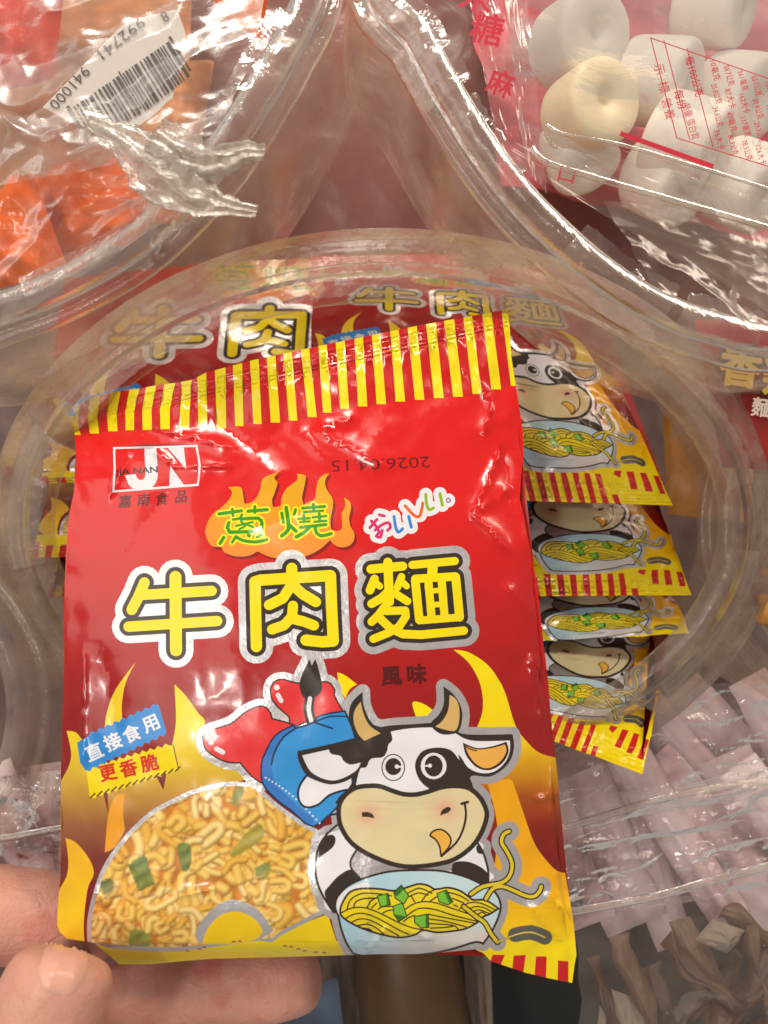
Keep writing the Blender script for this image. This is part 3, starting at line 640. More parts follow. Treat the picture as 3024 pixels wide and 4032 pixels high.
def clear(name, tint=(0.97, 0.96, 0.95), haze=0.10, edge=0.45, hazecol=(0.80, 0.76, 0.72), rough=0.10, nscale=90, bump=0.35, dist=0.002, patch=0.6, stretch=None, gloss=0.8):
    """thin clear plastic: what lies behind shows through; gloss by angle; a milky, scuffed share that scatters light"""
    m = bpy.data.materials.new(name); m.use_nodes = True; nt = m.node_tree; nt.nodes.clear(); L = nt.links.new
    out = N(nt, 'ShaderNodeOutputMaterial')
    tr = N(nt, 'ShaderNodeBsdfTransparent'); tr.inputs[0].default_value = tuple(tint) + (1,)
    gl = N(nt, 'ShaderNodeBsdfGlossy'); gl.inputs['Roughness'].default_value = rough; gl.inputs[0].default_value = g(1.0)
    di = N(nt, 'ShaderNodeBsdfDiffuse'); di.inputs[0].default_value = tuple(hazecol) + (1,)
    tl = N(nt, 'ShaderNodeBsdfTranslucent'); tl.inputs[0].default_value = tuple(hazecol) + (1,)
    md = N(nt, 'ShaderNodeMixShader', i_0=0.5); L(di.outputs[0], md.inputs[1]); L(tl.outputs[0], md.inputs[2])
    n = noise_tex(nt, nscale, 6, 0.62, 0.6)
    if stretch:
        mp = N(nt, 'ShaderNodeMapping'); mp.inputs['Scale'].default_value = stretch
        tc = N(nt, 'ShaderNodeTexCoord'); L(tc.outputs['Object'], mp.inputs[0]); L(mp.outputs[0], n.inputs['Vector'])
    bu = N(nt, 'ShaderNodeBump'); bu.inputs['Strength'].default_value = bump; bu.inputs['Distance'].default_value = dist
    L(n.outputs['Fac'], bu.inputs['Height'])
    for s in (gl, di, tl): L(bu.outputs[0], s.inputs['Normal'])
    lw = N(nt, 'ShaderNodeLayerWeight', i_0=0.35); L(bu.outputs[0], lw.inputs['Normal'])
    pw = N(nt, 'ShaderNodeMath', operation='POWER', i_1=2.0); L(lw.outputs['Facing'], pw.inputs[0])
    mh = N(nt, 'ShaderNodeMath', operation='MULTIPLY_ADD', i_1=edge, i_2=haze); L(pw.outputs[0], mh.inputs[0])
    n2 = noise_tex(nt, nscale * 0.45, 7, 0.65)
    mr = N(nt, 'ShaderNodeMapRange', i_1=0.35, i_2=0.72, i_3=1 - patch, i_4=1 + patch); L(n2.outputs['Fac'], mr.inputs[0])
    hz = N(nt, 'ShaderNodeMath', operation='MULTIPLY', use_clamp=True); L(mh.outputs[0], hz.inputs[0]); L(mr.outputs[0], hz.inputs[1])
    m1 = N(nt, 'ShaderNodeMixShader'); L(hz.outputs[0], m1.inputs[0]); L(tr.outputs[0], m1.inputs[1]); L(md.outputs[0], m1.inputs[2])
    fr_ = N(nt, 'ShaderNodeFresnel', i_0=1.48); L(bu.outputs[0], fr_.inputs['Normal'])
    f2 = N(nt, 'ShaderNodeMath', operation='MULTIPLY', i_1=gloss, use_clamp=True); L(fr_.outputs[0], f2.inputs[0])
    m2 = N(nt, 'ShaderNodeMixShader'); L(f2.outputs[0], m2.inputs[0]); L(m1.outputs[0], m2.inputs[1]); L(gl.outputs[0], m2.inputs[2])
    L(m2.outputs[0], out.inputs[0])
    return m

M_PRINT = print_material()
M_BACKFILM = plain('plain_red_film', (0.42, 0.02, 0.02), 0.3, 120, 0.2)
M_SHOULDER = clear('jar_shoulder_plastic', tint=(.95, .92, .89), haze=0.28, edge=0.34, rough=0.14, nscale=170, bump=0.25, hazecol=(0.80, 0.70, 0.60), patch=0.9, gloss=0.5)
M_JAR = clear('jar_plastic', tint=(.93, .88, .84), haze=0.24, edge=0.34, rough=0.22, nscale=130, bump=0.15, hazecol=(0.80, 0.68, 0.57), patch=0.75, gloss=0.2)
M_RIM = clear('jar_rim_plastic', haze=0.22, edge=0.40, rough=0.15, nscale=150, bump=0.30, hazecol=(0.80, 0.70, 0.60), patch=0.8, gloss=0.9)
M_FILM = clear('wrapping_film', haze=0.16, edge=0.26, rough=0.30, nscale=70, bump=0.10, dist=0.003, hazecol=(0.76, 0.69, 0.62), patch=0.6, gloss=0.19)
M_TAPE = clear('packing_tape', haze=0.13, edge=0.40, rough=0.14, nscale=120, bump=0.3, dist=0.003, hazecol=(0.80, 0.73, 0.66), patch=0.8, gloss=0.7)
M_TAPE2 = clear('cloudy_tape', haze=0.46, edge=0.30, rough=0.22, nscale=160, bump=0.4, dist=0.002, hazecol=(0.68, 0.63, 0.53), patch=0.5)

# ------------------------------------------------------------------ numpy gradient noise
def perlin(x, y, seed=0):
    r = np.random.default_rng(seed); p = r.permutation(256); p = np.concatenate([p, p]); ang = r.uniform(0, 2 * math.pi, 256)
    xi, yi = np.floor(x).astype(int), np.floor(y).astype(int); xf, yf = x - xi, y - yi
    u, v = xf ** 3 * (xf * (xf * 6 - 15) + 10), yf ** 3 * (yf * (yf * 6 - 15) + 10)
    def gr(i, j, dx, dy):
        a = ang[p[(p[i & 255] + j) & 255]]; return np.cos(a) * dx + np.sin(a) * dy
    return ((gr(xi, yi, xf, yf) * (1 - u) + gr(xi + 1, yi, xf - 1, yf) * u) * (1 - v) + (gr(xi, yi + 1, xf, yf - 1) * (1 - u) + gr(xi + 1, yi + 1, xf - 1, yf - 1) * u) * v) * 1.5
def ridged(x, y, seed, oct=3):
    s = 0; a = 1
    for k in range(oct):
        s = s + a * (1 - np.abs(perlin(x, y, seed + k)) * 2); x, y, a = x * 2.03 + 5, y * 2.03 + 9, a * 0.5
    return s
def sstep(a, b, x):
    t = np.clip((x - a) / (b - a), 0, 1); return t * t * (3 - 2 * t)
def creases(x, y, lst):
    h = np.zeros(np.shape(x))
    for x0, y0, x1, y1, amp, w in lst:
        d = np.array((x1 - x0, y1 - y0), float); L = np.hypot(*d); d /= L
        t = ((x - x0) * d[0] + (y - y0) * d[1]) / L
        n = np.abs(-(x - x0) * d[1] + (y - y0) * d[0])
        taper = np.clip(np.minimum(t + 0.12, 1.12 - t) * 4, 0, 1)
        h = h + amp * taper * np.exp(-n / w)
    return h

# ------------------------------------------------------------------ packets
HOLD_CREASES = [(412, 1635, 615, 1686, .0011, 22), (615, 1686, 914, 1765, .0011, 22), (412, 1635, 330, 1800, .0008, 22), (537, 1722, 682, 1833, .0008, 16), (682, 1833, 900, 1840, .0007, 16), (430, 1960, 537, 1722, .0008, 16),
    (640, 1500, 1040, 1800, -.0008, 70), (1280, 1420, 1040, 1780, -.0008, 80), (1400, 1640, 1250, 1700, .0007, 22), (1250, 1700, 1530, 1840, .0008, 26),
    (1810, 1441, 1900, 1520, .0007, 16), (1900, 1520, 1935, 1620, .0009, 18), (1935, 1620, 1900, 1711, .0008, 18), (1867, 2025, 1975, 1750, .0010, 22), (1867, 2025, 2014, 2172, .0010, 22), (1867, 2025, 2010, 1920, .0007, 26), (1975, 1750, 2030, 1990, -.0012, 40),
    (2085, 2600, 2175, 2985, .0010, 18), (2175, 2985, 2185, 3320, .0010, 18), (2185, 3320, 2212, 3600, .0009, 18), (2090, 2590, 2140, 2640, .0010, 16), (2100, 3140, 2200, 3130, .0008, 14),
    (328, 2560, 322, 2800, .0009, 18), (322, 2800, 336, 3000, .0010, 18), (400, 2560, 460, 2900, -.0010, 60),
    (365, 3500, 420, 3560, .0008, 14), (700, 3530, 840, 3500, .0006, 14), (1450, 3480, 1442, 3757, .0008, 12), (1455, 3750, 1520, 3650, .0006, 12), (1600, 3660, 1700, 3700, .0006, 20), (2150, 3520, 2240, 3600, .0009, 16), (2090, 3560, 2200, 3700, .0008, 20), (700, 1900, 420, 2250, -.0007, 60), (1990, 2300, 2110, 2420, .0007, 24), (1230, 2000, 1000, 2080, -.0005, 60)]
def held_h(x, y):
    s, t = to_st(x, y)
    dome = np.clip(1 - np.abs(2 * np.clip(s, 0, 1) - 1) ** 2.6, 0, 1) ** 0.8
    h = 0.0066 * dome * sstep(0.0, 0.52, t) * sstep(1.03, 0.84, t)
    h = h + creases(x, y, HOLD_CREASES)
    top = 0.8 * sstep(0.32, 0.02, t) + 0.25
    h = h + 0.00042 * top * ridged(x / 260.0, y / 260.0, 11, 2) + 0.0006 * perlin(x / 520.0 + 3, y / 520.0, 5) * sstep(0.0, 0.2, t)
    h = h + 0.00022 * perlin(x / 150.0 + 7, y / 150.0, 33) * sstep(0.2, 0.45, t)
    edge = np.exp(-np.minimum(np.abs(s), np.abs(1 - s)) / 0.05)
    h = h + 0.0007 * edge * perlin(x / 90.0, y / 130.0, 8)
    # crimped seal: fine ribs along the edge
    d = y - (1612 - (x - 272) * 0.2292)
    rib = sstep(0, 8, d) * sstep(100, 84, d)
    h = h + 0.00016 * rib * np.sin(d / 15.0 * 2 * math.pi) + 0.0007 * sstep(110, 10, d) * perlin(x / 120.0, y / 300.0, 21)
    return h
def held_z0(x, y):
    return 1.0 / (1 / 0.1600 + (np.asarray(y) / 1.8228 - 760) * ((1 / 0.1385 - 1 / 0.1600) / (2060 - 760)))
def held_surf(x, y, back=False):
    z = held_z0(x, y)
    h = held_h(x, y)
    if back:
        s, t = to_st(x, y)
        h = -0.6 * 0.0066 * np.clip(1 - np.abs(2 * np.clip(s, 0, 1) - 1) ** 2.6, 0, 1) ** 0.8 * sstep(0.05, 0.34, t) * sstep(1.03, 0.84, t) - 0.0022 * sstep(0, .04, s) * sstep(1, .96, s) * sstep(0, .03, t) - 0.0006
    tl = np.clip(1 - np.hypot((x - 290) / 420.0, (y - 1600) / 300.0), 0, 1)
    z = z - h + 0.016 * tl ** 1.5
    # the rolled lower edge turns back towards the fingers
    z = z + (0.0035 if not back else 0.006) * sstep(3690, 3800, y) ** 2 * sstep(1950, 1700, x)
    return W(x / 1.8228, y / 1.8228, z)

def row_surf(rows, bulge, seed, wr=1.0, warp=None):
    """surface through three rows (t, left point, right point), each point = (px, py, distance)"""
    R = [(t, W(*a), W(*b)) for t, a, b in rows]
    def f(x, y, back=False):
        s, t = to_st(x, y)
        out = 0
        for i, (ti_, a, b) in enumerate(R):
            l = 1.0
            for j, (tj, _, _) in enumerate(R):
                if j != i: l = l * (t - tj) / (ti_ - tj)
            out = out + l[..., None] * (a * (1 - s[..., None]) + b * s[..., None])
        sc, tc = np.clip(s, 0, 1), np.clip(t, 0, 1)
        dome = (1 - np.abs(2 * sc - 1) ** 2.4) * sstep(0.0, 0.25, tc) * sstep(1.02, 0.82, tc)
        h = bulge * dome
        if back: h = -0.5 * h - 0.0004
        else:
            h = h + wr * (0.0011 * perlin(x / 330.0 + seed, y / 330.0, seed) + 0.00045 * ridged(x / 300.0 + seed, y / 300.0, seed + 3, 2) * (0.5 + sstep(0.6, 1.0, tc)))
            d = (1 - t) * 2400
            h = h + 0.00018 * sstep(0, 8, d) * sstep(130, 100, d) * np.sin(d / 24.0 * 2 * math.pi)
        return out - h[..., None] * AF
    return f

def packet(name, loc, surf, mask, label, group, cat='noodle packet'):
    root = empty(name, loc, label, cat, group)
    A = ART
    s, t = to_st(A.c[:, 0], A.c[:, 1])
    top = mask & (t < 0.047); bot = mask & (t > 0.955) & ~top; mid = mask & ~top & ~bot
    for nm, mk in (('front_panel', mid), ('top_seal', top), ('bottom_seal', bot)):
        if not mk.any(): continue
        tri = A.t[mk]; used, inv = np.unique(tri, return_inverse=True); tri = inv.reshape(-1, 3)
        x, y = A.v[used, 0], A.v[used, 1]
        p = surf(x, y); e = 3.0
        dx = surf(x + e, y) - surf(x - e, y); dy = surf(x, y + e) - surf(x, y - e)
        n = np.cross(dy, dx); n /= np.linalg.norm(n, axis=1)[:, None]
        n[(n @ AF) > 0] *= -1
        pn = p[tri]; fn = np.cross(pn[:, 1] - pn[:, 0], pn[:, 2] - pn[:, 0])
        if (fn @ AF).sum() > 0: tri = tri[:, ::-1]; rgb = A.rgb[mk][:, ::-1]
        else: rgb = A.rgb[mk]
        me = bpy.data.meshes.new(nm); me.vertices.add(len(p)); me.loops.add(len(tri) * 3); me.polygons.add(len(tri))
        me.vertices.foreach_set('co', p.ravel()); me.loops.foreach_set('vertex_index', np.ascontiguousarray(tri).ravel().astype(np.int32))
        me.polygons.foreach_set('loop_start', np.arange(len(tri), dtype=np.int32) * 3)
        me.update(); me.validate()
        at = me.color_attributes.new('ink', 'FLOAT_COLOR', 'CORNER')
        if len(me.loops) == len(tri) * 3: at.data.foreach_set('color', np.ascontiguousarray(rgb).ravel())
        me.polygons.foreach_set('use_smooth', [True] * len(me.polygons))
        me.normals_split_custom_set_from_vertices([tuple(k) for k in n])
        link(nm, me, M_PRINT, root, smooth=False)
    return root
def back_panel(root, surf, outline):
    V = [Vector((float(a), float(b))) for a, b in outline]; n = len(V); E = [(i, (i + 1) % n) for i in range(n)]
    o = np.array(outline, float)
    for x in np.arange(200, 2300, 60.0):
        for y in np.arange(1200, 3900, 60.0):
            if wind(np.array([x]), np.array([y]), o)[0]: V.append(Vector((float(x), float(y))))
    r = delaunay_2d_cdt(V, E, [], 1, 0.3, False)
    v = np.array([(p.x, p.y) for p in r[0]])
    me = mesh_np('back_panel', surf(v[:, 0], v[:, 1], True), r[2])
    link('back_panel', me, M_BACKFILM, root)

hp = packet('noodle_packet', tuple(W(640, 1900, 0.15)), held_surf, ART.held, 'glossy red noodle packet with a cow, held up by the hand before the jar', 'red noodle packets with a cow')
back_panel(hp, held_surf, [(x + (1250 - x) * .014, y + (2550 - y) * (.016 if y < 3000 else .07)) for x, y in HELD])

GRP = 'red noodle packets with a cow'
JP = [  # (rows, bulge, label)
    ([(0, (720, 590, .222), (1260, 565, .222)), (.55, (672, 708, .208), (1300, 742, .206)), (1, (690, 1068, .190), (1452, 1092, .186))], .005, 'uppermost red noodle packet in the right-hand stack in the jar, cow face showing'),
    ([(0, (720, 760, .226), (1300, 740, .226)), (.5, (700, 980, .218), (1380, 960, .216)), (1, (720, 1290, .196), (1492, 1285, .192))], .006, 'second red noodle packet down the stack in the jar, striped end and whole bowl showing'),
    ([(0, (740, 960, .236), (1320, 940, .236)), (.5, (720, 1150, .221), (1400, 1140, .219)), (.93, (730, 1400, .199), (1488, 1368, .195))], .005, 'third red noodle packet down the stack, only a thin strip showing'),
    ([(0, (800, 1120, .240), (1420, 1160, .240)), (.5, (790, 1265, .226), (1450, 1300, .224)), (1, (745, 1432, .182), (1385, 1670, .1660))], .006, 'lowest red noodle packet in the jar, its striped end tilted and hanging'),
    ([(0, (180, 360, .228), (1010, 300, .228)), (.5, (110, 812, .213), (990, 768, .213)), (1, (92, 1045, .200), (980, 1010, .200))], .005, 'red noodle packet at the upper left inside the jar with the large yellow title showing'),
    ([(0, (190, 760, .250), (820, 740, .250)), (.5, (130, 960, .222), (820, 950, .222)), (1, (68, 1205, .196), (800, 1180, .196))], .006, 'red noodle packet whose lower left corner touches the left jar wall'),
    ([(0, (200, 900, .226), (820, 880, .226)), (.5, (150, 1080, .234), (820, 1060, .234)), (1, (108, 1290, .208), (800, 1260, .208))], .005, 'lower red noodle packet at the left of the jar, only a yellow corner peeping out'),
]
for k, (rows, bulge, label) in enumerate(JP):
    sf = row_surf(rows, bulge, 30 + 7 * k, 1.0)
    msk = ART.rect if rows[2][0] == 1 else ART.rect & (to_st(ART.c[:, 0], ART.c[:, 1])[1] < rows[2][0])
    if rows[0][1][1] == 360: msk = msk & (to_st(ART.c[:, 0], ART.c[:, 1])[1] > .24)   # its top is folded away behind the rim
    r = packet('noodle_packet', tuple(W(*rows[2][2])), sf, msk, label, GRP)
    if rows[2][0] == 1 and rows[0][1][1] != 360: back_panel(r, sf, QUAD)
# ------------------------------------------------------------------ setting: the stall shelf behind everything
def slab(name, quad, mat, thick=0.01):
    f = [W(*p) for p in quad]; b = [p + AF * thick for p in f]
    me = mesh_np(name, f + b, [(0, 1, 2, 3), (7, 6, 5, 4), (0, 4, 5, 1), (1, 5, 6, 2), (2, 6, 7, 3), (3, 7, 4, 0)])
    return link(name, me, mat, smooth=False)
M_SHELF = plain('dark_shelf', (0.13, 0.075, 0.065), 0.5, 40, 0.5, 0.2)
sh = slab('stall_shelf', [(-1400, -1400, .40), (3000, -1400, .40), (3000, 3600, .36), (-1400, 3600, .36)], M_SHELF)
sh['kind'] = 'structure'

# ------------------------------------------------------------------ jars
def sweep(path3, prof, closed=True):
    """profile (outward, towards camera) swept along a path lying roughly across the view"""
    n = len(path3); v = []
    ctr = path3.mean(0)
    for i in range(n):
        t = path3[(i + 1) % n] - path3[i - 1]; t /= np.linalg.norm(t)
        o = np.cross(t, AF); o /= np.linalg.norm(o)
        if np.dot(o, path3[i] - ctr) < 0: o = -o
        for a, b in prof: v.append(path3[i] + o * a - AF * b)
    return v, grid_faces(n, len(prof), True)
def bead(a0, b0, r, n=10):
    return [(a0 + r * math.cos(k * 2 * math.pi / n), b0 + r * math.sin(k * 2 * math.pi / n)) for k in range(n + 1)]
MM = 0.001
def jar(name, path2, zfun, wall, rimprof, label, depth, bottom=True):
    pl = smooth_line(path2, 10, True)
    p3 = W(pl[:, 0], pl[:, 1], zfun(pl[:, 0], pl[:, 1]))
    c = p3.mean(0)
    root = empty(name, tuple(c + AF * depth), label, 'jar', 'clear plastic jars')
    v, f = sweep(p3, wall); link('wall', mesh_np('wall', v, f), M_JAR, root)
    if name == 'plastic_jar' and wall is WALLP: v, f = sweep(p3, SHOULDER); link('shoulder', mesh_np('shoulder', v, f), M_SHOULDER, root)
    v, f = sweep(p3, rimprof); link('rim', mesh_np('rim', v, f), M_RIM, root)
    return root, p3

a = np.linspace(0, 2 * math.pi, 40, endpoint=False)
main_path = [(835 + 722 * math.cos(t) * (1 + 0.02 * math.cos(2 * t)), 1130 + 492 * math.sin(t)) for t in a]
zmain = lambda x, y: 1 / (1 / .1605 + (np.asarray(y) - 640) * (1 / .180 - 1 / .1605) / 980)
RIMP = [(p * MM, q * MM) for p, q in ((-0.6, -3.6), (-0.9, -0.8), (-0.2, 1.2), (1.4, 2.2), (3.4, 2.2), (5.0, 1.0), (5.6, -1.0), (5.2, -3.0), (6.4, -3.4), (7.6, -2.8), (8.4, -3.4), (8.6, -4.8))]
SHOULDER = [(p * MM, q * MM) for p, q in ((8.3, -4.6), (9.4, -5.6), (10.4, -5.5), (11.4, -6.4), (13.4, -7.6), (14.6, -7.4), (15.6, -8.6), (17.8, -11), (18.8, -11.2), (19.6, -13), (20.2, -17), (20.6, -22))]
WALLP = [(p * MM, q * MM) for p, q in ((20.6, -22), (21.2, -30), (21.5, -40), (20.0, -62))]
main_jar, P3 = jar('plastic_jar', main_path, zmain, WALLP, RIMP, 'large scuffed clear plastic jar full of red noodle packets behind the held packet', .062)

tl_path = [(-260, 700), (0, 634), (150, 572), (290, 484), (420, 352), (515, 218), (588, 90), (650, -60), (640, -320), (200, -620), (-420, -520), (-640, 0), (-500, 520)]
tl_jar, PTL = jar('plastic_jar', tl_path, lambda x, y: 0.150 + 0 * x, [(p * MM, q * MM) for p, q in ((3.4, -2.4), (5, -4), (7, -8), (9.5, -16), (10.5, -30), (10.5, -42))], RIMP, 'clear plastic jar at the upper left with orange packets inside', .058)
tr_path = [(836, -80), (925, 60), (985, 170), (1060, 292), (1145, 405), (1240, 500), (1335, 578), (1440, 640), (1560, 682), (1720, 705), (2140, 640), (2330, 200), (2120, -320), (1500, -520), (1000, -340)]
tr_jar, PTR = jar('plastic_jar', tr_path, lambda x, y: 0.152 + 0 * x, [(p * MM, q * MM) for p, q in ((3.4, -2.4), (5.5, -4), (7.5, -8), (9.5, -16), (10.5, -30), (10.5, -42))], RIMP, 'clear plastic jar at the upper right holding packs of white candy', .058)
r_path = [(1700, 760), (1640, 900), (1620, 1080), (1640, 1240), (1700, 1420), (1900, 1640), (2300, 1500), (2400, 1100), (2200, 800), (1900, 700)]
r_jar, PR = jar('plastic_jar', [(1990 + 400 * math.cos(t), 1140 + 400 * math.sin(t)) for t in a], lambda x, y: 0.200 + 0 * x, [(p * MM, q * MM) for p, q in ((3.4, -2.4), (5.5, -4), (7.5, -8), (9.5, -16), (10.5, -30), (10.5, -42))], RIMP, 'clear plastic jar cut off at the right edge beside the main jar', .058)
l_jar, PL = jar('plastic_jar', [(-330 + 350 * math.cos(t), 1530 + 330 * math.sin(t)) for t in a], lambda x, y: 0.176 + 0 * x, [(p * MM, q * MM) for p, q in ((3.4, -2.4), (5.5, -4), (7.5, -8), (9.5, -16), (10.5, -30), (10.5, -42))], RIMP, 'cloudy plastic jar cut off at the left edge beside the held packet', .058)

# pieces of packing tape stuck over the rims: each follows the rim's curve, crumpled, torn at its ends
def tape(parent, p3, i0, i1, a0, a1, lift, mat, seed, name='tape'):
    n = len(p3); idx = np.arange(i0, i1 + 1) % n
    ctr = p3.mean(0); nv = 12; v = []
    for kk, i in enumerate(idx):
        t = p3[(i + 1) % n] - p3[i - 1]; t /= np.linalg.norm(t)
        o = np.cross(t, AF); o /= np.linalg.norm(o)
        if np.dot(o, p3[i] - ctr) < 0: o = -o
        for j in range(nv):
            u = j / (nv - 1); a_ = a0 + (a1 - a0) * u
            base = 2.2 if a_ < 3.6 else 2.2 - (a_ - 3.6) * 0.75
            w = noise.noise(Vector((kk * 0.55 + seed, j * 0.5, seed))) * 0.7
            e = noise.noise(Vector((kk * 1.3, seed * 3.1, u * 0.2))) * 0.8 * (1 if j in (0, nv - 1) else 0.2)
            v.append(p3[i] + o * (a_ + e) * MM - AF * (base + lift + w) * MM)
    o = link(name, mesh_np(name, v, grid_faces(len(idx), nv)), mat, parent)
    return o
N3 = len(P3)
def ang_idx(deg): return int(round(deg / 360 * N3))
for (d0, d1, a0, a1, lf, mt, sd) in ((205, 248, -1.0, 9, 0.2, M_TAPE, 1), (252, 287, -0.5, 7, 0.2, M_TAPE, 2), (292, 318, -1.0, 11, 0.3, M_TAPE, 3), (320, 352, 0, 8, 0.2, M_TAPE, 4), (170, 200, 0, 10, 0.3, M_TAPE, 5), (6, 40, 0, 9, .2, M_TAPE, 6)):
    tape(main_jar, P3, ang_idx(d0), ang_idx(d1), a0, a1, lf, mt, sd)

def nearest_range(p3, pa, pb):
    def ni(p):
        q = np.argmin([np.linalg.norm(k - W(p[0], p[1], np.dot(k - CAM, AF))) for k in p3]); return int(q)
    i, j = ni(pa), ni(pb)
    if i > j: i, j = j, i
    return i, j
for pa, pb, a0, a1, sd in (((60, 615), (300, 480), -1, 7, 11), ((310, 470), (440, 330), -2, 8, 12), ((500, 240), (610, 40), -3, 8, 13)):
    i, j = nearest_range(PTL, pa, pb); tape(tl_jar, PTL, i, j, a0, a1, .2, M_TAPE, sd)
for pa, pb, a0, a1, sd in (((870, -20), (1000, 190), -2, 9, 14), ((1010, 215), (1130, 390), -1, 6, 15), ((1250, 508), (1450, 645), -2, 9, 16), ((1470, 655), (1640, 700), -2, 8, 17)):
    i, j = nearest_range(PTR, pa, pb); tape(tr_jar, PTR, i, j, a0, a1, .2, M_TAPE, sd)

# ------------------------------------------------------------------ crumpled sheets of clear film
def crumple(x, y, seed):
    p = Vector((x + seed * 3.7, y - seed * 1.9, seed))
    s = 0; a_ = 1; f = 1
    for k in range(3):
        s += a_ * (1 - 2.2 * abs(noise.noise(p * f))); f *= 2.3; a_ *= 0.36
    return s * 0.5
def sheet(name, corners, amp, freq, seed, mat, label=None, cat=None, group=None, nu=70, nv=70, parent=None, edge=0.03, dirx=1.0, diry=1.0):
    c = [W(*p) for p in corners]; v = []
    for i in range(nu):
        for j in range(nv):
            u, w = i / (nu - 1), j / (nv - 1)
            uu = u + edge * noise.noise(Vector((w * 6, seed, 1.0))) * (1 if i in (0, nu - 1) else 0.6)
            ww = w + edge * noise.noise(Vector((u * 6, seed, 7.0))) * (1 if j in (0, nv - 1) else 0.6)
            p = (c[0] * (1 - uu) + c[1] * uu) * (1 - ww) + (c[3] * (1 - uu) + c[2] * uu) * ww
            v.append(p - AF * amp * crumple(u * freq * dirx, w * freq * diry, seed))
    o = link(name, mesh_np(name, v, grid_faces(nu, nv)), mat, parent)
    if label: tag(o, label, cat, group)
    return o

FG = 'loose sheets of clear film'
# left jar: film, orange packets, bar-code label
M_OR = plain('orange_film', tuple(lin((236, 104, 28))), 0.28, 60, 0.25, 0.4, 0.003)
M_OR2 = plain('red_orange_film', tuple(lin((226, 58, 36))), 0.28, 60, 0.3, 0.4, 0.003)
M_TAN = plain('tan_wafer', tuple(lin((196, 132, 84))), 0.6, 150, 0.3, 0.4)
def pouch(name, quad, mat, label, cat, group, bulge, seed, n=34, wr=0.002, wob=0.0):
    """small filled packet: two crumpled panels closed along flat seals"""
    c = [W(*p) for p in quad]; root = empty(name, tuple(sum(c) / 4), label, cat, group)
    for nm, sg in (('front_panel', 1), ('back_panel', -1)):
        v = []
        for i in range(n):
            for j in range(n):
                u, w = i / (n - 1), j / (n - 1)
                p = (c[0] * (1 - u) + c[1] * u) * (1 - w) + (c[3] * (1 - u) + c[2] * u) * w
                if wob:
                    p = p + (c[3] - c[0]) * (wob * (noise.noise(Vector((u * 2.2, seed, 0.3))) + (w - .5) * 0.9 * noise.noise(Vector((u * 5.0, seed, 4.3))))) - AF * (.004 * noise.noise(Vector((u * 3, seed, 8.8))))
                d = (16 * u * (1 - u) * w * (1 - w)) ** 0.6
                h = sg * (bulge * d) + wr * crumple(u * 3, w * 3, seed) * d
                v.append(p - AF * h)
        link(nm, mesh_np(nm, v, grid_faces(n, n)), mat, root)
    return root
pouch('sweet_packet', [(-260, -160, .176), (150, -120, .180), (118, 175, .176), (-240, 215, .172)], M_OR2, 'bright red and orange packet in the corner of the upper left jar', 'sweet packet', 'orange packets in the upper left jar', .008, 2, wr=.006, wob=.1)
pouch('sweet_packet', [(400, -120, .190), (600, -150, .190), (566, 86, .186), (482, 40, .186)], M_OR, 'orange packet corner beside the bar code label', 'sweet packet', 'orange packets in the upper left jar', .004, 4)
pouch('sweet_packet', [(-80, 470, .185), (70, 380, .190), (150, 600, .180), (-60, 640, .176)], M_OR, 'crumpled orange packet under the torn tape knot', 'sweet packet', 'orange packets in the upper left jar', .006, 6, wr=.006, wob=.25)
pouch('sweet_packet', [(60, 360, .205), (330, 340, .21), (430, 480, .205), (90, 600, .20)], M_OR, 'large orange packet deep in the upper left jar below the tan ones', 'sweet packet', 'orange packets in the upper left jar', .006, 7, wr=.006, wob=.2)
pouch('sweet_packet', [(-260, -160, .205), (420, -160, .21), (400, 330, .205), (-260, 480, .205)], M_TAN, 'tan packet lying under the bar code label', 'sweet packet', 'orange packets in the upper left jar', .004, 8, wr=.006, wob=.1)
pouch('sweet_packet', [(250, 200, .19), (460, 120, .20), (430, 330, .19), (300, 360, .186)], M_TAN, 'tan packet half hidden right of the bar code label', 'sweet packet', 'orange packets in the upper left jar', .004, 9, wr=.005, wob=.2)
sheet('film_sheet', [(-120, -80, .152), (610, -120, .156), (480, 330, .150), (-100, 420, .148)], .0022, 2.6, 3, M_FILM, 'crinkled clear film over the bar code label in the upper left jar', 'film', FG, 90, 90)
sheet('film_sheet', [(-150, 250, .143), (200, 235, .143), (470, 420, .143), (-150, 800, .146)], .0026, 2.6, 5, M_FILM, 'crumpled clear film with bright glints across the upper left jar rim', 'film', FG, 90, 90)

# bar-code label: a white sticker with rounded torn outline, bars and digits printed on it
def on_plane(org, ex, ey):
    return lambda p: org + ex * p[0] + ey * p[1]
M_WHITE = plain('white_label', tuple(lin((226, 222, 218))), 0.4, 60, 0.05, 0.1)
M_BLACK = plain('black_ink', (0.025, 0.022, 0.02), 0.5, 60, 0.1, 0)
M_REDINK = plain('red_ink', tuple(lin((196, 30, 56))), 0.45, 60, 0.1, 0)
def fill2d(shapes):
    """shapes: each a list of loops (even-odd inside a shape); the union of all is triangulated once"""
    V = []; E = []
    for loops in shapes:
        for l in loops:
            n0 = len(V); n = len(l); V.extend([Vector((float(p[0]), float(p[1]))) for p in l]); E.extend([(n0 + i, n0 + (i + 1) % n) for i in range(n)])
    r = delaunay_2d_cdt(V, E, [], 0, 1e-4, False)
    v = np.array([(p.x, p.y) for p in r[0]]); t = np.array(r[2]); c = v[t].mean(1); keep = np.zeros(len(t), bool)
    for loops in shapes:
        al = np.concatenate(loops); m = np.where((c >= al.min(0)).all(1) & (c <= al.max(0)).all(1))[0]
        if len(m): keep[m] |= sum(np.abs(wind(c[m, 0], c[m, 1], l)) for l in loops) % 2 == 1
    return v, t[keep]
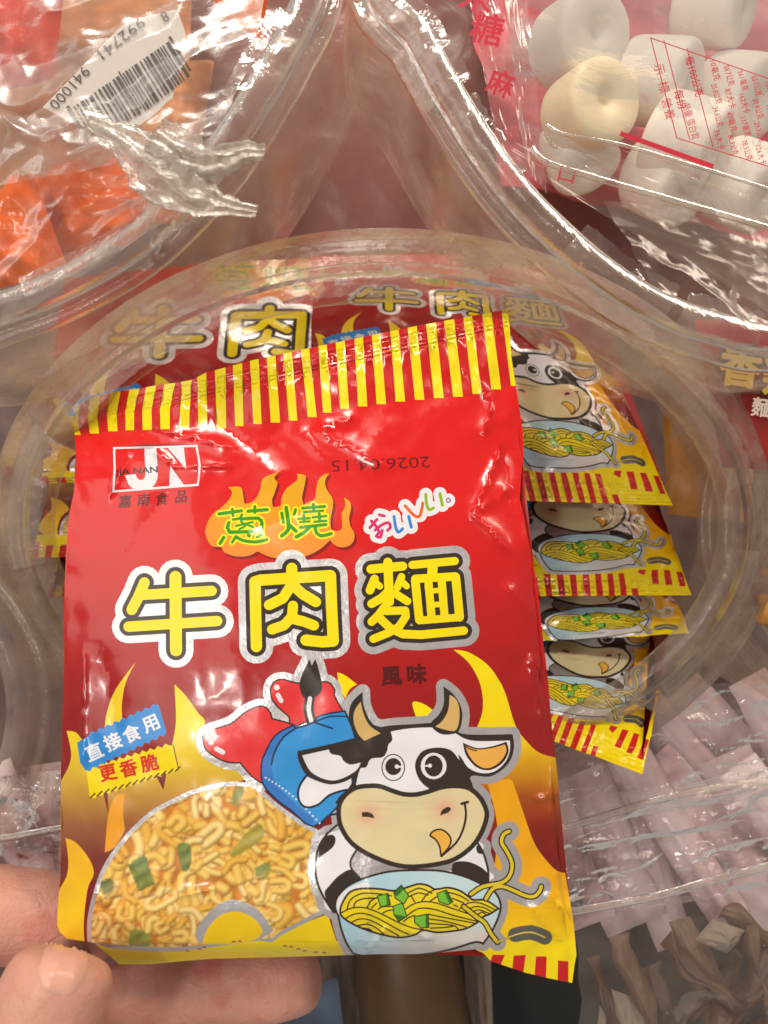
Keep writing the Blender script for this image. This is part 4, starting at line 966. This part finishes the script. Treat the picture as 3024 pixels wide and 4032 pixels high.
def text2d(text, c, size, rot, bold=0.0, fit=None):
    glyph(text, c, size, rot, None, 0, fit=fit); l = LAY.pop()[0]
    return [l] + ([[q] for k in l for q in edge_quads(k, bold * size)] if bold else [])
def print_on(name, shapes, mapf, mat, parent):
    """all shapes join one printed mesh (one colour of one print)"""
    flat = []
    for s_ in shapes: flat += s_
    v, t = fill2d(flat)
    return link(name, mesh_np(name, [mapf(p) for p in v], t), mat, parent, smooth=False)
lab_z = lambda x, y: 0.158 - 0.002 * np.sin((np.asarray(x) - 100) / 90.0)
def lab_map(off):
    return lambda p: W(p[0], p[1], lab_z(p[0], p[1]) - off)
lab_out = smooth_line([(92, 232, 1), (165, 176), (215, 110), (268, 52), (330, 32), (382, 20, 1), (403, 98), (372, 212, 1), (322, 256), (262, 296, 1), (176, 272)], 4, True)
lroot = empty('barcode_label', tuple(W(250, 150, .158)), 'white bar code sticker on the clear film of the upper left jar', 'label')
gx, gy = np.meshgrid(np.arange(90, 405, 10.0), np.arange(18, 300, 10.0))
ins = wind(gx.ravel(), gy.ravel(), lab_out) != 0
V = [Vector((float(p[0]), float(p[1]))) for p in lab_out]; E = [(i, (i + 1) % len(lab_out)) for i in range(len(lab_out))]
V += [Vector((float(x), float(y))) for x, y in zip(gx.ravel()[ins], gy.ravel()[ins])]
r_ = delaunay_2d_cdt(V, E, [], 1, 0.01, False)
link('sticker', mesh_np('sticker', [lab_map(0)((p.x, p.y)) for p in r_[0]], r_[2]), M_WHITE, lroot)
# bars run square to a baseline from upper right to lower left
b0, b1 = np.array((372.0, 84.0)), np.array((150.0, 236.0)); bd = (b1 - b0); bl = np.hypot(*bd); bd /= bl; bq = np.array((0.52, 0.85)); bars = []
rb = np.random.default_rng(12); s_ = 0.0; k = 0
while s_ < bl:
    w = rb.choice([3.2, 3.2, 5.6, 8.0]); gp = rb.choice([3.2, 3.2, 5.2, 6.6])
    mid = 1 if (abs(s_ - bl * .5) < 6 or s_ < 8 or s_ > bl - 10) else 0
    st = b0 + bd * s_ - bq * (8 if mid else 0); hgt = 96 - 16 * abs(s_ / bl - 0.45)
    n = 5
    e0 = [st + bq * (hgt * q / n) for q in range(n + 1)]; e1 = [p + bd * w for p in e0]
    bars.append([[np.array(e0 + e1[::-1])]]); s_ += w + gp; k += 1
print_on('bars', bars, lab_map(.0003), M_BLACK, lroot)
dg = [text2d('8', (356, 36), 34, 150), text2d('992741', (262, 82), 34, 141, fit=120), text2d('941000', (150, 190), 34, 132, fit=112)]
print_on('digits', dg, lab_map(.0003), M_BLACK, lroot)

# torn knot of tape: two twisted tails
def ribbon(name, pts, widths, mat, seed, label=None, cat=None, group=None, parent=None, twist=0.6):
    l = smooth_line(pts, 8); zz = smooth_line([(p[2], 0) for p in [(0, 0, q) for q in [p[3] if len(p) > 3 else .14 for p in pts]]], 8)[:, 0]
    ww = smooth_line([(w, 0) for w in widths], 8)[:, 0]
    n = len(l); nv = 15; v = []
    c = W(l[:, 0], l[:, 1], zz)
    for i in range(n):
        t = c[min(i + 1, n - 1)] - c[max(i - 1, 0)]; t /= np.linalg.norm(t)
        o = np.cross(t, AF); o /= np.linalg.norm(o)
        for j in range(nv):
            q = j / (nv - 1) - 0.5
            a_ = q * 1.6
            w = ww[i] * zz[i] / FPX
            d = 0.10 * w * math.cos(a_ * 2.2 + i * .05) + 0.05 * w * math.sin(q * 16 + seed) + 0.10 * w * noise.noise(Vector((i * .35, j * .9, seed)))
            tear = 1 + (0.30 * noise.noise(Vector((i * 0.9, seed, j * .1))))
            v.append(c[i] + o * w * q * tear - AF * d)
    o = link(name, mesh_np(name, v, grid_faces(n, nv)), mat, parent)
    so = o.modifiers.new('thickness', 'SOLIDIFY'); so.thickness = 0.00015
    if label: tag(o, label, cat, group)
    return o
def pz(pts, z): return [(p[0], p[1], 0, z + (p[2] if len(p) > 2 else 0)) for p in pts]
ribbon('torn_tape', pz([(190, 262), (270, 300), (350, 372), (430, 425), (500, 446), (555, 456)], .136), [30, 80, 140, 96, 46, 30], M_TAPE2, 3, 'cloudy torn tape twisted to a point over the upper left jar rim', 'tape')
ribbon('torn_tape', pz([(330, 300), (420, 345), (480, 345), (530, 328), (572, 330)], .137), [110, 100, 74, 54, 34], M_TAPE2, 6, 'short curled tape end standing above the twisted torn tape', 'tape')
sheet('film_sheet', [(300, 400, .141), (450, 330, .141), (470, 470, .142), (330, 560, .143)], .003, 3.0, 12, M_FILM, 'ragged clear film hanging below the twisted torn tape', 'film', FG, 50, 50, edge=0.10)

# right jar: clear pack with white candies and red print
M_CANDY = plain('white_candy', tuple(lin((250, 244, 234))), 0.55, 220, 0.05, 0.25, 0.0006, sss=0.25)
M_CANDY2 = plain('cream_candy', tuple(lin((250, 236, 200))), 0.55, 220, 0.05, 0.25, 0.0006, sss=0.25)
def candy(px, py, z, r, ln, ax, label, mat=M_CANDY):
    """puffed cylinder with round shoulders and a dimple in its end; r, ln in frame pixels; ax = axis in view space"""
    s = z / FPX; R_, L_ = r * s, ln * s
    prof = [(0.0, .34), (.10, .345), (.20, .41), (.34, .475), (.55, .50), (.78, .492), (.93, .455), (.99, .39), (1.0, .3), (1.01, 0), (1.0, -.3), (.98, -.40), (.92, -.45), (.7, -.49), (0.0, -.48)]
    d = cdir(*ax); d = d / np.linalg.norm(d); u = np.cross(d, AX if abs(d[0]) < .8 else AD); u /= np.linalg.norm(u); w = np.cross(d, u)
    c = W(px, py, z); v = []; n = 36
    for i in range(n):
        t = i * 2 * math.pi / n
        for a_, b_ in prof:
            q = u * math.cos(t) + w * math.sin(t)
            k = 1 + 0.025 * noise.noise(Vector((math.cos(t) * 1.3 + px * .01, math.sin(t) * 1.3, b_ * 2 + py * .01)))
            v.append(c + q * a_ * R_ * k + d * b_ * L_ * (1 + 0.02 * noise.noise(Vector((math.cos(t) + py, math.sin(t), px)))))
    o = link('candy', mesh_np('candy', v, grid_faces(n, len(prof), True)), mat)
    sb = o.modifiers.new('smooth', 'SUBSURF'); sb.levels = 1; sb.render_levels = 1
    return tag(o, label, 'candy', 'white candies in the clear pack')
candy(1248, 90, .190, 90, 150, (.38, .22, -.85), 'white dimpled candy at the top left of the clear pack')
candy(1272, 238, .184, 88, 140, (.34, .12, -.85), 'cream coloured candy with a clear dimple in the middle of the pack', M_CANDY2)
candy(1250, 325, 0.194, 76, 130, (.2, .9, -.4), 'white candy under the cream one against the pack edge')
candy(1420, 178, 0.192, 87, 150, (.75, .35, -.5), 'white candy behind the red printed table')
candy(1478, 305, 0.186, 90, 150, (.75, .45, -.35), 'white candy below the red printed table')
candy(1440, 385, 0.194, 87, 140, (.5, .6, -.6), 'pale candy seen through the lower wall of the pack')
candy(1610, 400, 0.192, 87, 140, (.5, .6, -.6), 'white candy at the lower right corner of the pack')
candy(1590, 210, 0.198, 87, 140, (.5, .5, -.7), 'white candy under the rows of red figures')
candy(1540, 20, 0.196, 76, 150, (.7, .3, -.5), 'white candy cut off by the upper edge of the photo')
M_PACK = clear('pack_film', haze=0.03, edge=0.30, rough=0.13, nscale=40, bump=0.12, dist=.003, hazecol=(0.80, 0.68, 0.66), gloss=0.4)
pk = empty('candy_pack', tuple(W(1450, 250, .18)), 'clear pack of white candies printed in red in the upper right jar', 'candy pack')
sheet('front_film', [(1085, -60, .166), (1760, -80, .168), (1760, 520, .160), (1130, 340, .158)], .0010, 1.8, 21, M_PACK, parent=pk, nu=80, nv=80, edge=.01)
M_PINK = plain('pink_printed_film', tuple(lin((190, 84, 96))), 0.4, 60, 0.5, 0.3, .003)
sheet('back_film', [(1000, -120, .222), (1800, -120, .232), (1800, 560, .220), (1080, 400, .212)], .004, 4.0, 22, M_PINK, parent=pk, nu=50, nv=50, edge=.02)
# rigid lower edge of the pack
def tube(name, pts, r, mat, parent=None, n=8, sub=6):
    l = smooth_line([(p[0], p[1]) for p in pts], sub); z = smooth_line([(p[2], 0) for p in pts], sub)[:, 0]
    c = W(l[:, 0], l[:, 1], z); v = []
    for i in range(len(c)):
        t = c[min(i + 1, len(c) - 1)] - c[max(i - 1, 0)]; t /= np.linalg.norm(t)
        u = np.cross(t, AF); u /= np.linalg.norm(u); w = np.cross(t, u)
        for k in range(n):
            a_ = k * 2 * math.pi / n; v.append(c[i] + (u * math.cos(a_) + w * math.sin(a_)) * r)
    f = grid_faces(len(c), n)
    for i in range(len(c) - 1): f.append((i * n + n - 1, (i + 1) * n + n - 1, (i + 1) * n, i * n))
    f += [tuple(range(n)), tuple((len(c) - 1) * n + k for k in reversed(range(n)))]
    return link(name, mesh_np(name, v, f), mat, parent)
tube('edge_fold', [(1150, 318, .157), (1180, 350, .156), (1300, 388, .156), (1480, 440, .157), (1760, 520, .158)], .0007, M_RIM, pk)
tube('edge_fold', [(1180, 268, .158), (1220, 290, .157), (1340, 312, .157), (1540, 370, .158), (1760, 440, .158)], .0004, M_RIM, pk)
mp = lambda p: W(p[0], p[1], .1590 - .00006 * (p[1] - 100) * .05)
red = []
def bar2(p, q, w):
    l = np.array([p, q], float); d = l[1] - l[0]; d /= np.hypot(*d); n_ = np.array((-d[1], d[0])) * w / 2
    red.append([[np.array([l[0] + n_, l[1] + n_, l[1] - n_, l[0] - n_])]])
bar2((1340, 288), (1541, 360), 11)
tl_ = [(1405, 82), (1462, 296), (1575, 335)]
bar2((1405, 80), (1462, 298), 2.2); bar2((1434, 86), (1490, 303), 2.0); bar2((1484, 104), (1540, 318), 2.0); bar2((1405, 82), (1690, 180), 2.2); bar2((1462, 298), (1700, 372), 2.2)
red.append(text2d('示', (1424, 150), 26, 76)); red.append(text2d('標', (1434, 188), 26, 76)); red.append(text2d('營養', (1444, 235), 24, 76)); 
red.append(text2d('每100公克', (1500, 165), 22, 74, fit=88, bold=.02)); red.append(text2d('每份', (1470, 215), 22, 74, bold=.02)); red.append(text2d('熱量 蛋白質', (1492, 262), 20, 74, fit=80))
rr = np.random.default_rng(5)
for c_ in range(5):
    for q in range(4):
        tx = ['%.1f公克' % rr.uniform(0.1, 90), '%d毫克' % rr.integers(1, 400), '%d大卡' % rr.integers(20, 400)][rr.integers(3)]
        red.append(text2d(tx, (1545 + c_ * 30 + q * 3, 152 + c_ * 11 + q * 50), 17, 74, fit=44, bold=.015))
print_on('red_print', red, mp, M_REDINK, pk)
red2 = [text2d('糖', (1052, 62), 74, 12, bold=.03), text2d('米', (1030, -8), 74, 12, bold=.03), text2d('麻', (1082, 180), 60, 20, bold=.03)]
print_on('pack_title', red2, lambda p: W(p[0], p[1], .161), M_REDINK, pk)
red3 = [text2d('口', (1225, 376), 46, 14, bold=.02), text2d('口', (1172, 352), 30, 14, bold=.01)]
print_on('pack_small_title', red3, lambda p: W(p[0], p[1], .1612), M_REDINK, pk)
sheet('film_sheet', [(1000, -60, .163), (1130, -80, .163), (1180, 420, .160), (1075, 320, .163)], .002, 2.2, 31, M_FILM, 'pink tinged clear film along the left side of the candy pack', 'film', FG, 60, 60)
sheet('film_sheet', [(1060, 330, .1590), (1200, 300, .1570), (1700, 480, .158), (1700, 700, .163)], .002, 2.2, 33, M_FILM, 'creased clear film below the candy pack', 'film', FG, 70, 50)
sheet('film_sheet', [(1300, 440, .185), (1760, 480, .185), (1760, 760, .180), (1420, 640, .180)], .003, 2.2, 35, M_FILM, 'cloudy clear film under the upper right jar rim', 'film', FG, 60, 50)

# ------------------------------------------------------------------ red packets in the gap between the jars, behind hazy film
M_HAZY = clear('hazy_film', haze=0.82, edge=0.15, rough=0.3, nscale=24, bump=0.3, dist=.004, hazecol=(0.44, 0.20, 0.18), patch=0.4, gloss=.4)
sheet('film_sheet', [(1120, 360, .246), (1900, 380, .246), (1900, 740, .242), (1260, 740, .238)], .003, 2.0, 43, M_HAZY, 'hazy brown tinged film right of the main jar rim', 'film', FG, 60, 60)
sheet('film_sheet', [(430, -150, .228), (1060, -150, .228), (1330, 600, .232), (330, 600, .232)], .004, 2.2, 41, M_HAZY, 'hazy brown tinged film hanging between the two upper jars', 'film', FG, 80, 80)

# packet of another kind in the jar at the right edge: gold title on dark red
M_RED2 = plain('dark_red_film', tuple(lin((150, 34, 30))), 0.35, 50, 0.3, 0.3, .002)
M_GOLD = plain('gold_ink', tuple(lin((206, 180, 60))), 0.35, 60, 0.1, 0)
M_BROWN = plain('brown_ink', tuple(lin((70, 40, 16))), 0.4, 60, 0.1, 0)
M_CREAM = plain('cream_ink', tuple(lin((220, 206, 190))), 0.4, 60, 0.1, 0)
pr = pouch('spicy_packet', [(1500, 690, .180), (2100, 700, .180), (2100, 1040, .176), (1560, 1010, .178)], M_RED2, 'dark red packet with a gold title behind the right edge of the main jar', 'noodle packet', None, .003, 50, wr=.0006)
gm = lambda off: (lambda p: W(p[0], p[1], .1738 - off))
for off, bold, mt, nm in ((0, .20, M_BROWN, 'title_outline'), (.0003, .07, M_GOLD, 'title')):
    print_on(nm, [text2d('香', (1600, 792), 92, 8, bold=bold), text2d('辣', (1694, 812), 92, 8, bold=bold)], gm(off), mt, pr)
print_on('small_print', [text2d('麵', (1645, 880), 44, 8, bold=.04)], gm(.0003), M_CREAM, pr)
M_YO = plain('yellow_orange_film', tuple(lin((226, 150, 20))), 0.35, 25, 0.5, 0.3, .002)
pouch('sweet_packet', [(1430, 800, .262), (1640, 830, .262), (1620, 1130, .255), (1440, 1110, .255)], M_YO, 'yellow orange packet blurred behind the right wall of the main jar', 'sweet packet', None, .004, 51)
# two ridged crisps at the right edge
M_CRISP = plain('crisp', tuple(lin((208, 150, 70))), 0.7, 120, 0.4, 0.4)
for (x, y, z), lb in (((1672, 1322, .188), 'ridged golden crisp in the jar at the right edge'), ((1690, 1225, .190), 'upper golden crisp at the right edge of the photo')):
    v = []
    for i in range(30):
        for j in range(14):
            u, w = i / 29 - .5, j / 13 - .5
            v.append(W(x + u * 62 - w * 10, y + w * 46 + u * 18, z) - AF * (.0012 * math.sin(u * 40) + .003 * math.cos(w * 3)))
    o = link('crisp', mesh_np('crisp', v, grid_faces(30, 14)), M_CRISP); so = o.modifiers.new('thickness', 'SOLIDIFY'); so.thickness = .0015
    tag(o, lb, 'crisp', 'crisps in the right jar')
# ------------------------------------------------------------------ clear bags below the jar with pale pink wrapped sticks inside
M_PINKW = plain('pale_pink_wrapper', tuple(lin((176, 140, 136))), 0.45, 45, 0.35, 0.4, .003)
nt_ = M_PINKW.node_tree; rp_ = [n_ for n_ in nt_.nodes if n_.type == 'VALTORGB'][0].color_ramp
while len(rp_.elements) < 5: rp_.elements.new(.5)
for e_, (p_, c_) in zip(rp_.elements, ((.30, (92, 90, 92)), (.38, (190, 156, 158)), (.48, (228, 202, 206)), (.60, (240, 222, 226)), (.72, (186, 140, 142)))): e_.position = p_; e_.color = tuple(lin(c_)) + (1,)
M_GREYW = plain('grey_print', tuple(lin((96, 94, 92))), 0.5, 45, 0.2, 0)
rs = np.random.default_rng(9)
def stick(k, x, y, ang, ln, wd, z, label):
    a_ = math.radians(ang); d = np.array((math.cos(a_), math.sin(a_))); q = np.array((-d[1], d[0])); c = np.array((x, y))
    quad = [c - d * ln / 2 - q * wd / 2, c + d * ln / 2 - q * wd / 2, c + d * ln / 2 + q * wd / 2, c - d * ln / 2 + q * wd / 2]
    r = pouch('wrapped_stick', [(p[0], p[1], z) for p in quad], M_PINKW, label, 'wrapped sweet', 'pale pink wrapped sticks in the clear bags', .0035, k + 60, n=26, wr=.002, wob=.10)
    return r
SPOTS = ['first', 'second', 'third', 'fourth', 'fifth', 'sixth', 'seventh', 'eighth', 'ninth']
for k in range(7):
    stick(k, 1200 + k * 88, 1800 + 8 * k - 20 * (k % 2), 62 + rs.uniform(-14, 10), 380 + rs.uniform(0, 120), 84 + rs.uniform(0, 60), .205 + .006 * (k % 3), SPOTS[k] + ' pale pink wrapped stick from the left in the lower right clear bag')
for k in range(5):
    stick(k + 9, 1250 + k * 110, 1640 - 10 * k, 52 + rs.uniform(-16, 16), 300 + rs.uniform(0, 60), 90 + rs.uniform(0, 60), .222 + .005 * (k % 2), SPOTS[k] + ' pale wrapped stick from the left in the upper right clear bag')
for k in range(3):
    stick(k + 20, 40 + k * 70, 1800 + 10 * k, 75 + rs.uniform(-8, 8), 320, 100, .215 + .005 * k, SPOTS[k] + ' pale pink wrapped stick from the left in the bag left of the held packet')
BG = 'clear bags below the jar'
M_BAG = clear('bag_film', haze=0.15, edge=0.45, rough=0.10, nscale=60, bump=0.40, dist=.004, hazecol=(0.80, 0.70, 0.68), patch=0.7, gloss=1.1)
def bag(corners, amp, fr_, seed, label, nu=90, nv=70, fold=None):
    c0 = W(*corners[2]); root = empty('clear_bag', tuple(c0), label, 'bag', BG)
    sheet('film', corners, amp, fr_, seed, M_BAG, parent=root, nu=nu, nv=nv, edge=.02)
    if fold: tube('seam', fold, .0009, M_RIM, root)
    return root
bag([(1080, 1500, .186), (1800, 1460, .186), (1800, 1700, .184), (1090, 1800, .182)], .0022, 4.4, 61, 'upper clear bag at the right with a straight welded seam', fold=[(1100, 1812, .181), (1210, 1790, .181), (1420, 1728, .181), (1560, 1700, .181), (1800, 1672, .181)])
bag([(1060, 1745, .180), (1800, 1640, .180), (1800, 1890, .176), (1080, 2000, .174)], .0030, 4.6, 63, 'lower clear bag at the right with bright creases', 110, 80, fold=[(1090, 1990, .173), (1240, 1968, .173), (1420, 1935, .173), (1560, 1896, .173), (1800, 1836, .174)])
bag([(-200, 1690, .178), (260, 1650, .180), (260, 1980, .176), (-200, 1960, .174)], .003, 3.2, 65, 'clear bag at the left behind the fingers', 60, 60, fold=[(-200, 1830, .173), (0, 1812, .173), (130, 1790, .173), (260, 1770, .174)])

# ------------------------------------------------------------------ dark things below the bags
M_POST = plain('brown_lid', tuple(lin((84, 62, 34))), 0.45, 30, 0.4, 0.2)
def cyl(name, p0, p1, r0, r1, mat, label, cat, n=40):
    a0, a1 = W(*p0), W(*p1); d = a1 - a0; d /= np.linalg.norm(d); u = np.cross(d, AX + AF * .2); u /= np.linalg.norm(u); w = np.cross(d, u); v = []
    prof = [(0, .0), (0, .92), (.03, 1.0), (.5, None), (.97, 1.0), (1, .92), (1, 0)]
    for i in range(n):
        t = i * 2 * math.pi / n
        for h, k in prof:
            r = (r0 + (r1 - r0) * h) * (1 if k is None else k)
            v.append(a0 + (a1 - a0) * h + (u * math.cos(t) + w * math.sin(t)) * r)
    o = link(name, mesh_np(name, v, grid_faces(n, len(prof), True)), mat); return tag(o, label, cat)
cyl('bottle', (860, 1960, .205), (930, 2420, .200), .0135, .0165, M_POST, 'dark brown round bottle standing under the held packet', 'bottle')
M_PALE = plain('pale_paper', tuple(lin((150, 138, 126))), 0.6, 50, 0.3, 0.3)
M_BLUEG = plain('blue_grey_card', tuple(lin((96, 116, 140))), 0.55, 50, 0.2, 0.1)
pouch('paper_packet', [(690, 2010, .215), (800, 2000, .215), (800, 2400, .215), (720, 2400, .215)], M_PALE, 'pale packet behind the fingertip left of the brown bottle', 'paper packet', 'pale packets under the jar', .004, 70)
pouch('paper_packet', [(1000, 2030, .225), (1060, 2040, .225), (1070, 2400, .225), (1020, 2400, .225)], M_PALE, 'narrow pale packet right of the brown bottle', 'paper packet', 'pale packets under the jar', .003, 71)
pouch('paper_packet', [(1300, 2130, .185), (1400, 2165, .185), (1430, 2400, .18), (1270, 2400, .18)], M_PALE, 'pale grey scrap among the brown strips at the bottom', 'paper packet', 'pale packets under the jar', .002, 72)
pouch('paper_packet', [(1540, 1985, .19), (1610, 2010, .19), (1570, 2060, .19), (1500, 2030, .19)], M_PALE, 'pale grey scrap above the brown strips', 'paper packet', 'pale packets under the jar', .002, 73)
cr = pouch('price_card', [(560, 2170, .20), (730, 2110, .20), (760, 2400, .20), (600, 2420, .20)], M_BLUEG, 'blue grey card under the fingertips', 'card', None, .001, 74, wr=.0003)
M_DARKB = plain('dark_gap_slab', (0.016, 0.015, 0.013), 0.6, 40, 0.3, 0.2)  # near-black slab: the dark of the gap is put into its colour
slab('dark_gap_slab', [(1000, 2010, .26), (1900, 1960, .26), (1900, 2700, .24), (600, 2700, .24)], M_DARKB); tag(bpy.data.objects['dark_gap_slab'], 'black slab for the dark gap below the clear bags', 'tray')
M_STRIP = plain('brown_dried_strip', tuple(lin((78, 50, 32))), 0.5, 60, 0.45, 0.5, .003)
M_STRIP2 = plain('pale_dried_strip', tuple(lin((104, 80, 62))), 0.45, 60, 0.4, 0.5, .003)
for k, (x0, y0, x1, y1, w, mt, lb) in enumerate([
        (1340, 2010, 1420, 2320, 46, M_STRIP2, 'long pale brown strip at the left of the wrapped heap'), (1395, 2090, 1500, 2340, 54, M_STRIP, 'brown strip beside the long pale one'),
        (1470, 1990, 1560, 2330, 62, M_STRIP2, 'wide glossy strip in the middle of the wrapped heap'), (1690, 2030, 1520, 2330, 50, M_STRIP, 'brown strip slanting down from the right edge'),
        (1720, 2110, 1590, 2360, 60, M_STRIP, 'brown strip in the bottom right corner'), (1560, 1970, 1760, 2060, 40, M_STRIP2, 'short pale strip lying across the top of the heap'),
        (1290, 2060, 1350, 2330, 30, M_STRIP, 'thin dark strip at the left edge of the wrapped heap'), (1430, 2040, 1600, 2180, 34, M_STRIP, 'thin strip crossing behind the wide glossy one'), (1600, 2060, 1440, 2240, 30, M_STRIP, 'thin dark strip crossing in front of the wide glossy one'), (1640, 2000, 1660, 2300, 36, M_STRIP2, 'upright strip near the right edge of the heap')]):
    d = np.array((x1 - x0, y1 - y0), float); L_ = np.hypot(*d); d /= L_; q = np.array((-d[1], d[0])) * w / 2; z = .188 + .004 * (k % 3)
    pouch('dried_strip', [(x0 - q[0], y0 - q[1], z), (x1 - q[0], y1 - q[1], z - .01), (x1 + q[0], y1 + q[1], z - .01), (x0 + q[0], y0 + q[1], z)], mt, lb, 'dried strip', 'brown dried strips at the bottom right', .003, 80 + k, n=34, wr=.0016, wob=.9)
sheet('film_sheet', [(1240, 1960, .178), (1800, 1900, .178), (1800, 2400, .172), (1260, 2420, .172)], .002, 2.4, 90, M_FILM, 'clear film over the brown strips at the bottom right', 'film', FG, 80, 80)

# ------------------------------------------------------------------ the hand
M_SKIN = plain('skin', tuple(lin((208, 160, 142))), 0.5, 75, 0.16, 0.10, .0008, sss=0.3)
def skin_detail():
    nt = M_SKIN.node_tree; b = nt.nodes['Principled BSDF']; L = nt.links.new
    n1 = noise_tex(nt, 1500, 4, 0.6); n2 = noise_tex(nt, 260, 4, 0.6, 1.5)
    b1 = N(nt, 'ShaderNodeBump'); b1.inputs['Strength'].default_value = .35; b1.inputs['Distance'].default_value = .0003; L(n1.outputs['Fac'], b1.inputs['Height'])
    b2 = N(nt, 'ShaderNodeBump'); b2.inputs['Strength'].default_value = .30; b2.inputs['Distance'].default_value = .0012; L(n2.outputs['Fac'], b2.inputs['Height']); L(b1.outputs[0], b2.inputs['Normal']); L(b2.outputs[0], b.inputs['Normal'])
skin_detail()
rp_ = [n_ for n_ in M_SKIN.node_tree.nodes if n_.type == 'VALTORGB'][0].color_ramp
while len(rp_.elements) < 4: rp_.elements.new(.5)
for e_, (p_, c_) in zip(rp_.elements, ((.28, (204, 118, 104)), (.45, (212, 156, 140)), (.58, (206, 150, 132)), (.72, (222, 172, 158)))): e_.position = p_; e_.color = tuple(lin(c_)) + (1,)
def hand():
    J = {}
    def add(k, px, py, z, r): J[k] = (W(px, py, z), r * MM)
    add('wrist', -420, 2900, .150, 24); add('palm', -200, 2560, .150, 17)
    add('k1', -260, 2120, .150, 11.5); add('k2', -60, 2330, .158, 10.5); add('k3', 80, 2470, .158, 10); add('k4', 180, 2640, .158, 9)
    add('t1', -170, 2540, .130, 11.5); add('t2', 0, 2420, .1215, 9.8); add('t3', 78, 2260, .1215, 9.9); add('t4', 126, 2120, .1235, 9.8); add('t5', 152, 2045, .1260, 8.2)
    add('i1', -80, 1972, .1475, 10.6); add('i2', 60, 1975, .1490, 9.6); add('i3', 190, 2000, .1515, 8.2); add('i4', 270, 2012, .1525, 6)
    add('m1', 170, 2190, .1525, 9.2); add('m1b', 290, 2152, .1515, 7.7); add('m2', 380, 2136, .1512, 8.5); add('m2b', 470, 2128, .1512, 7.6); add('m3', 545, 2122, .1510, 8.2); add('m4', 640, 2116, .1505, 7.8); add('m5', 694, 2106, .1500, 5.8)
    add('r1', 260, 2360, .1530, 8.6); add('r2', 400, 2300, .1525, 7.8); add('r3', 520, 2262, .1510, 7.4); add('r4', 592, 2240, .1505, 5.4)
    add('p1', 330, 2540, .154, 7.6); add('p2', 440, 2470, .154, 6.8); add('p3', 530, 2430, .153, 6.2)
    E_ = [('palm', 'wrist'), ('palm', 'k1'), ('palm', 'k2'), ('palm', 'k3'), ('palm', 'k4'), ('palm', 't1'), ('t1', 't2'), ('t2', 't3'), ('t3', 't4'), ('t4', 't5'),
          ('k1', 'i1'), ('i1', 'i2'), ('i2', 'i3'), ('i3', 'i4'), ('k2', 'm1'), ('m1', 'm1b'), ('m1b', 'm2'), ('m2', 'm2b'), ('m2b', 'm3'), ('m3', 'm4'), ('m4', 'm5'), ('k3', 'r1'), ('r1', 'r2'), ('r2', 'r3'), ('r3', 'r4'), ('k4', 'p1'), ('p1', 'p2'), ('p2', 'p3')]
    keys = list(J); idx = {k: i for i, k in enumerate(keys)}
    me = bpy.data.meshes.new('hand'); me.from_pydata([tuple(J[k][0]) for k in keys], [(idx[a_], idx[b_]) for a_, b_ in E_], []); me.update()
    o = link('hand', me, M_SKIN, smooth=False)
    sk = o.modifiers.new('skin', 'SKIN'); sk.use_smooth_shade = True
    for i, k in enumerate(keys):
        s = me.skin_vertices[0].data[i]; s.radius = (J[k][1], J[k][1]); s.use_root = (k == 'palm')
    sb = o.modifiers.new('smooth', 'SUBSURF'); sb.levels = 2; sb.render_levels = 3
    tx = bpy.data.textures.new('skin_unevenness', 'CLOUDS'); tx.noise_scale = .007; tx.noise_depth = 2
    dm = o.modifiers.new('uneven', 'DISPLACE'); dm.texture = tx; dm.texture_coords = 'LOCAL'; dm.strength = .0010; dm.mid_level = .5
    # thumb nail, laid on the skin
    bpy.context.view_layer.update()
    dg = bpy.context.evaluated_depsgraph_get(); ev = o.evaluated_get(dg)
    c0 = np.array((138.0, 2086.0)); d = np.array((34.0, -112.0)); d /= np.hypot(*d); q = np.array((-d[1], d[0])); v = []; okk = True; nr, na = 9, 36
    for k in range(na):
        for i in range(nr):
            r_ = 0.16 + 0.84 * i / (nr - 1); t = k * 2 * math.pi / na
            cx_ = math.copysign(abs(math.cos(t)) ** .8, math.cos(t)); sy_ = math.copysign(abs(math.sin(t)) ** .8, math.sin(t))
            pp = c0 + q * 56 * r_ * cx_ + d * 70 * r_ * sy_
            dr = W(pp[0], pp[1], 1.0) - CAM; dr /= np.linalg.norm(dr)
            hit, loc, nor, fi = ev.ray_cast(Vector(CAM), Vector(dr)); okk = okk and hit
            v.append(np.array(loc) + np.array(nor) * (.0006 * (1 - r_ ** 4) - .0001) if hit else np.array(CAM))
    nu, nv = na, nr
    if okk:
        M_NAIL = plain('nail', tuple(lin((224, 170, 152))), 0.3, 40, 0.05, 0.05, sss=.2)
        nl = link('thumb_nail', mesh_np('thumb_nail', v, grid_faces(nu, nv, True) + [tuple(k * nv for k in reversed(range(nu)))]), M_NAIL)
        nl.parent = o
    else: print('NAIL MISSED')
    return tag(o, 'hand with the thumb in front pinching the lower left corner of the red packet', 'hand')
hand()
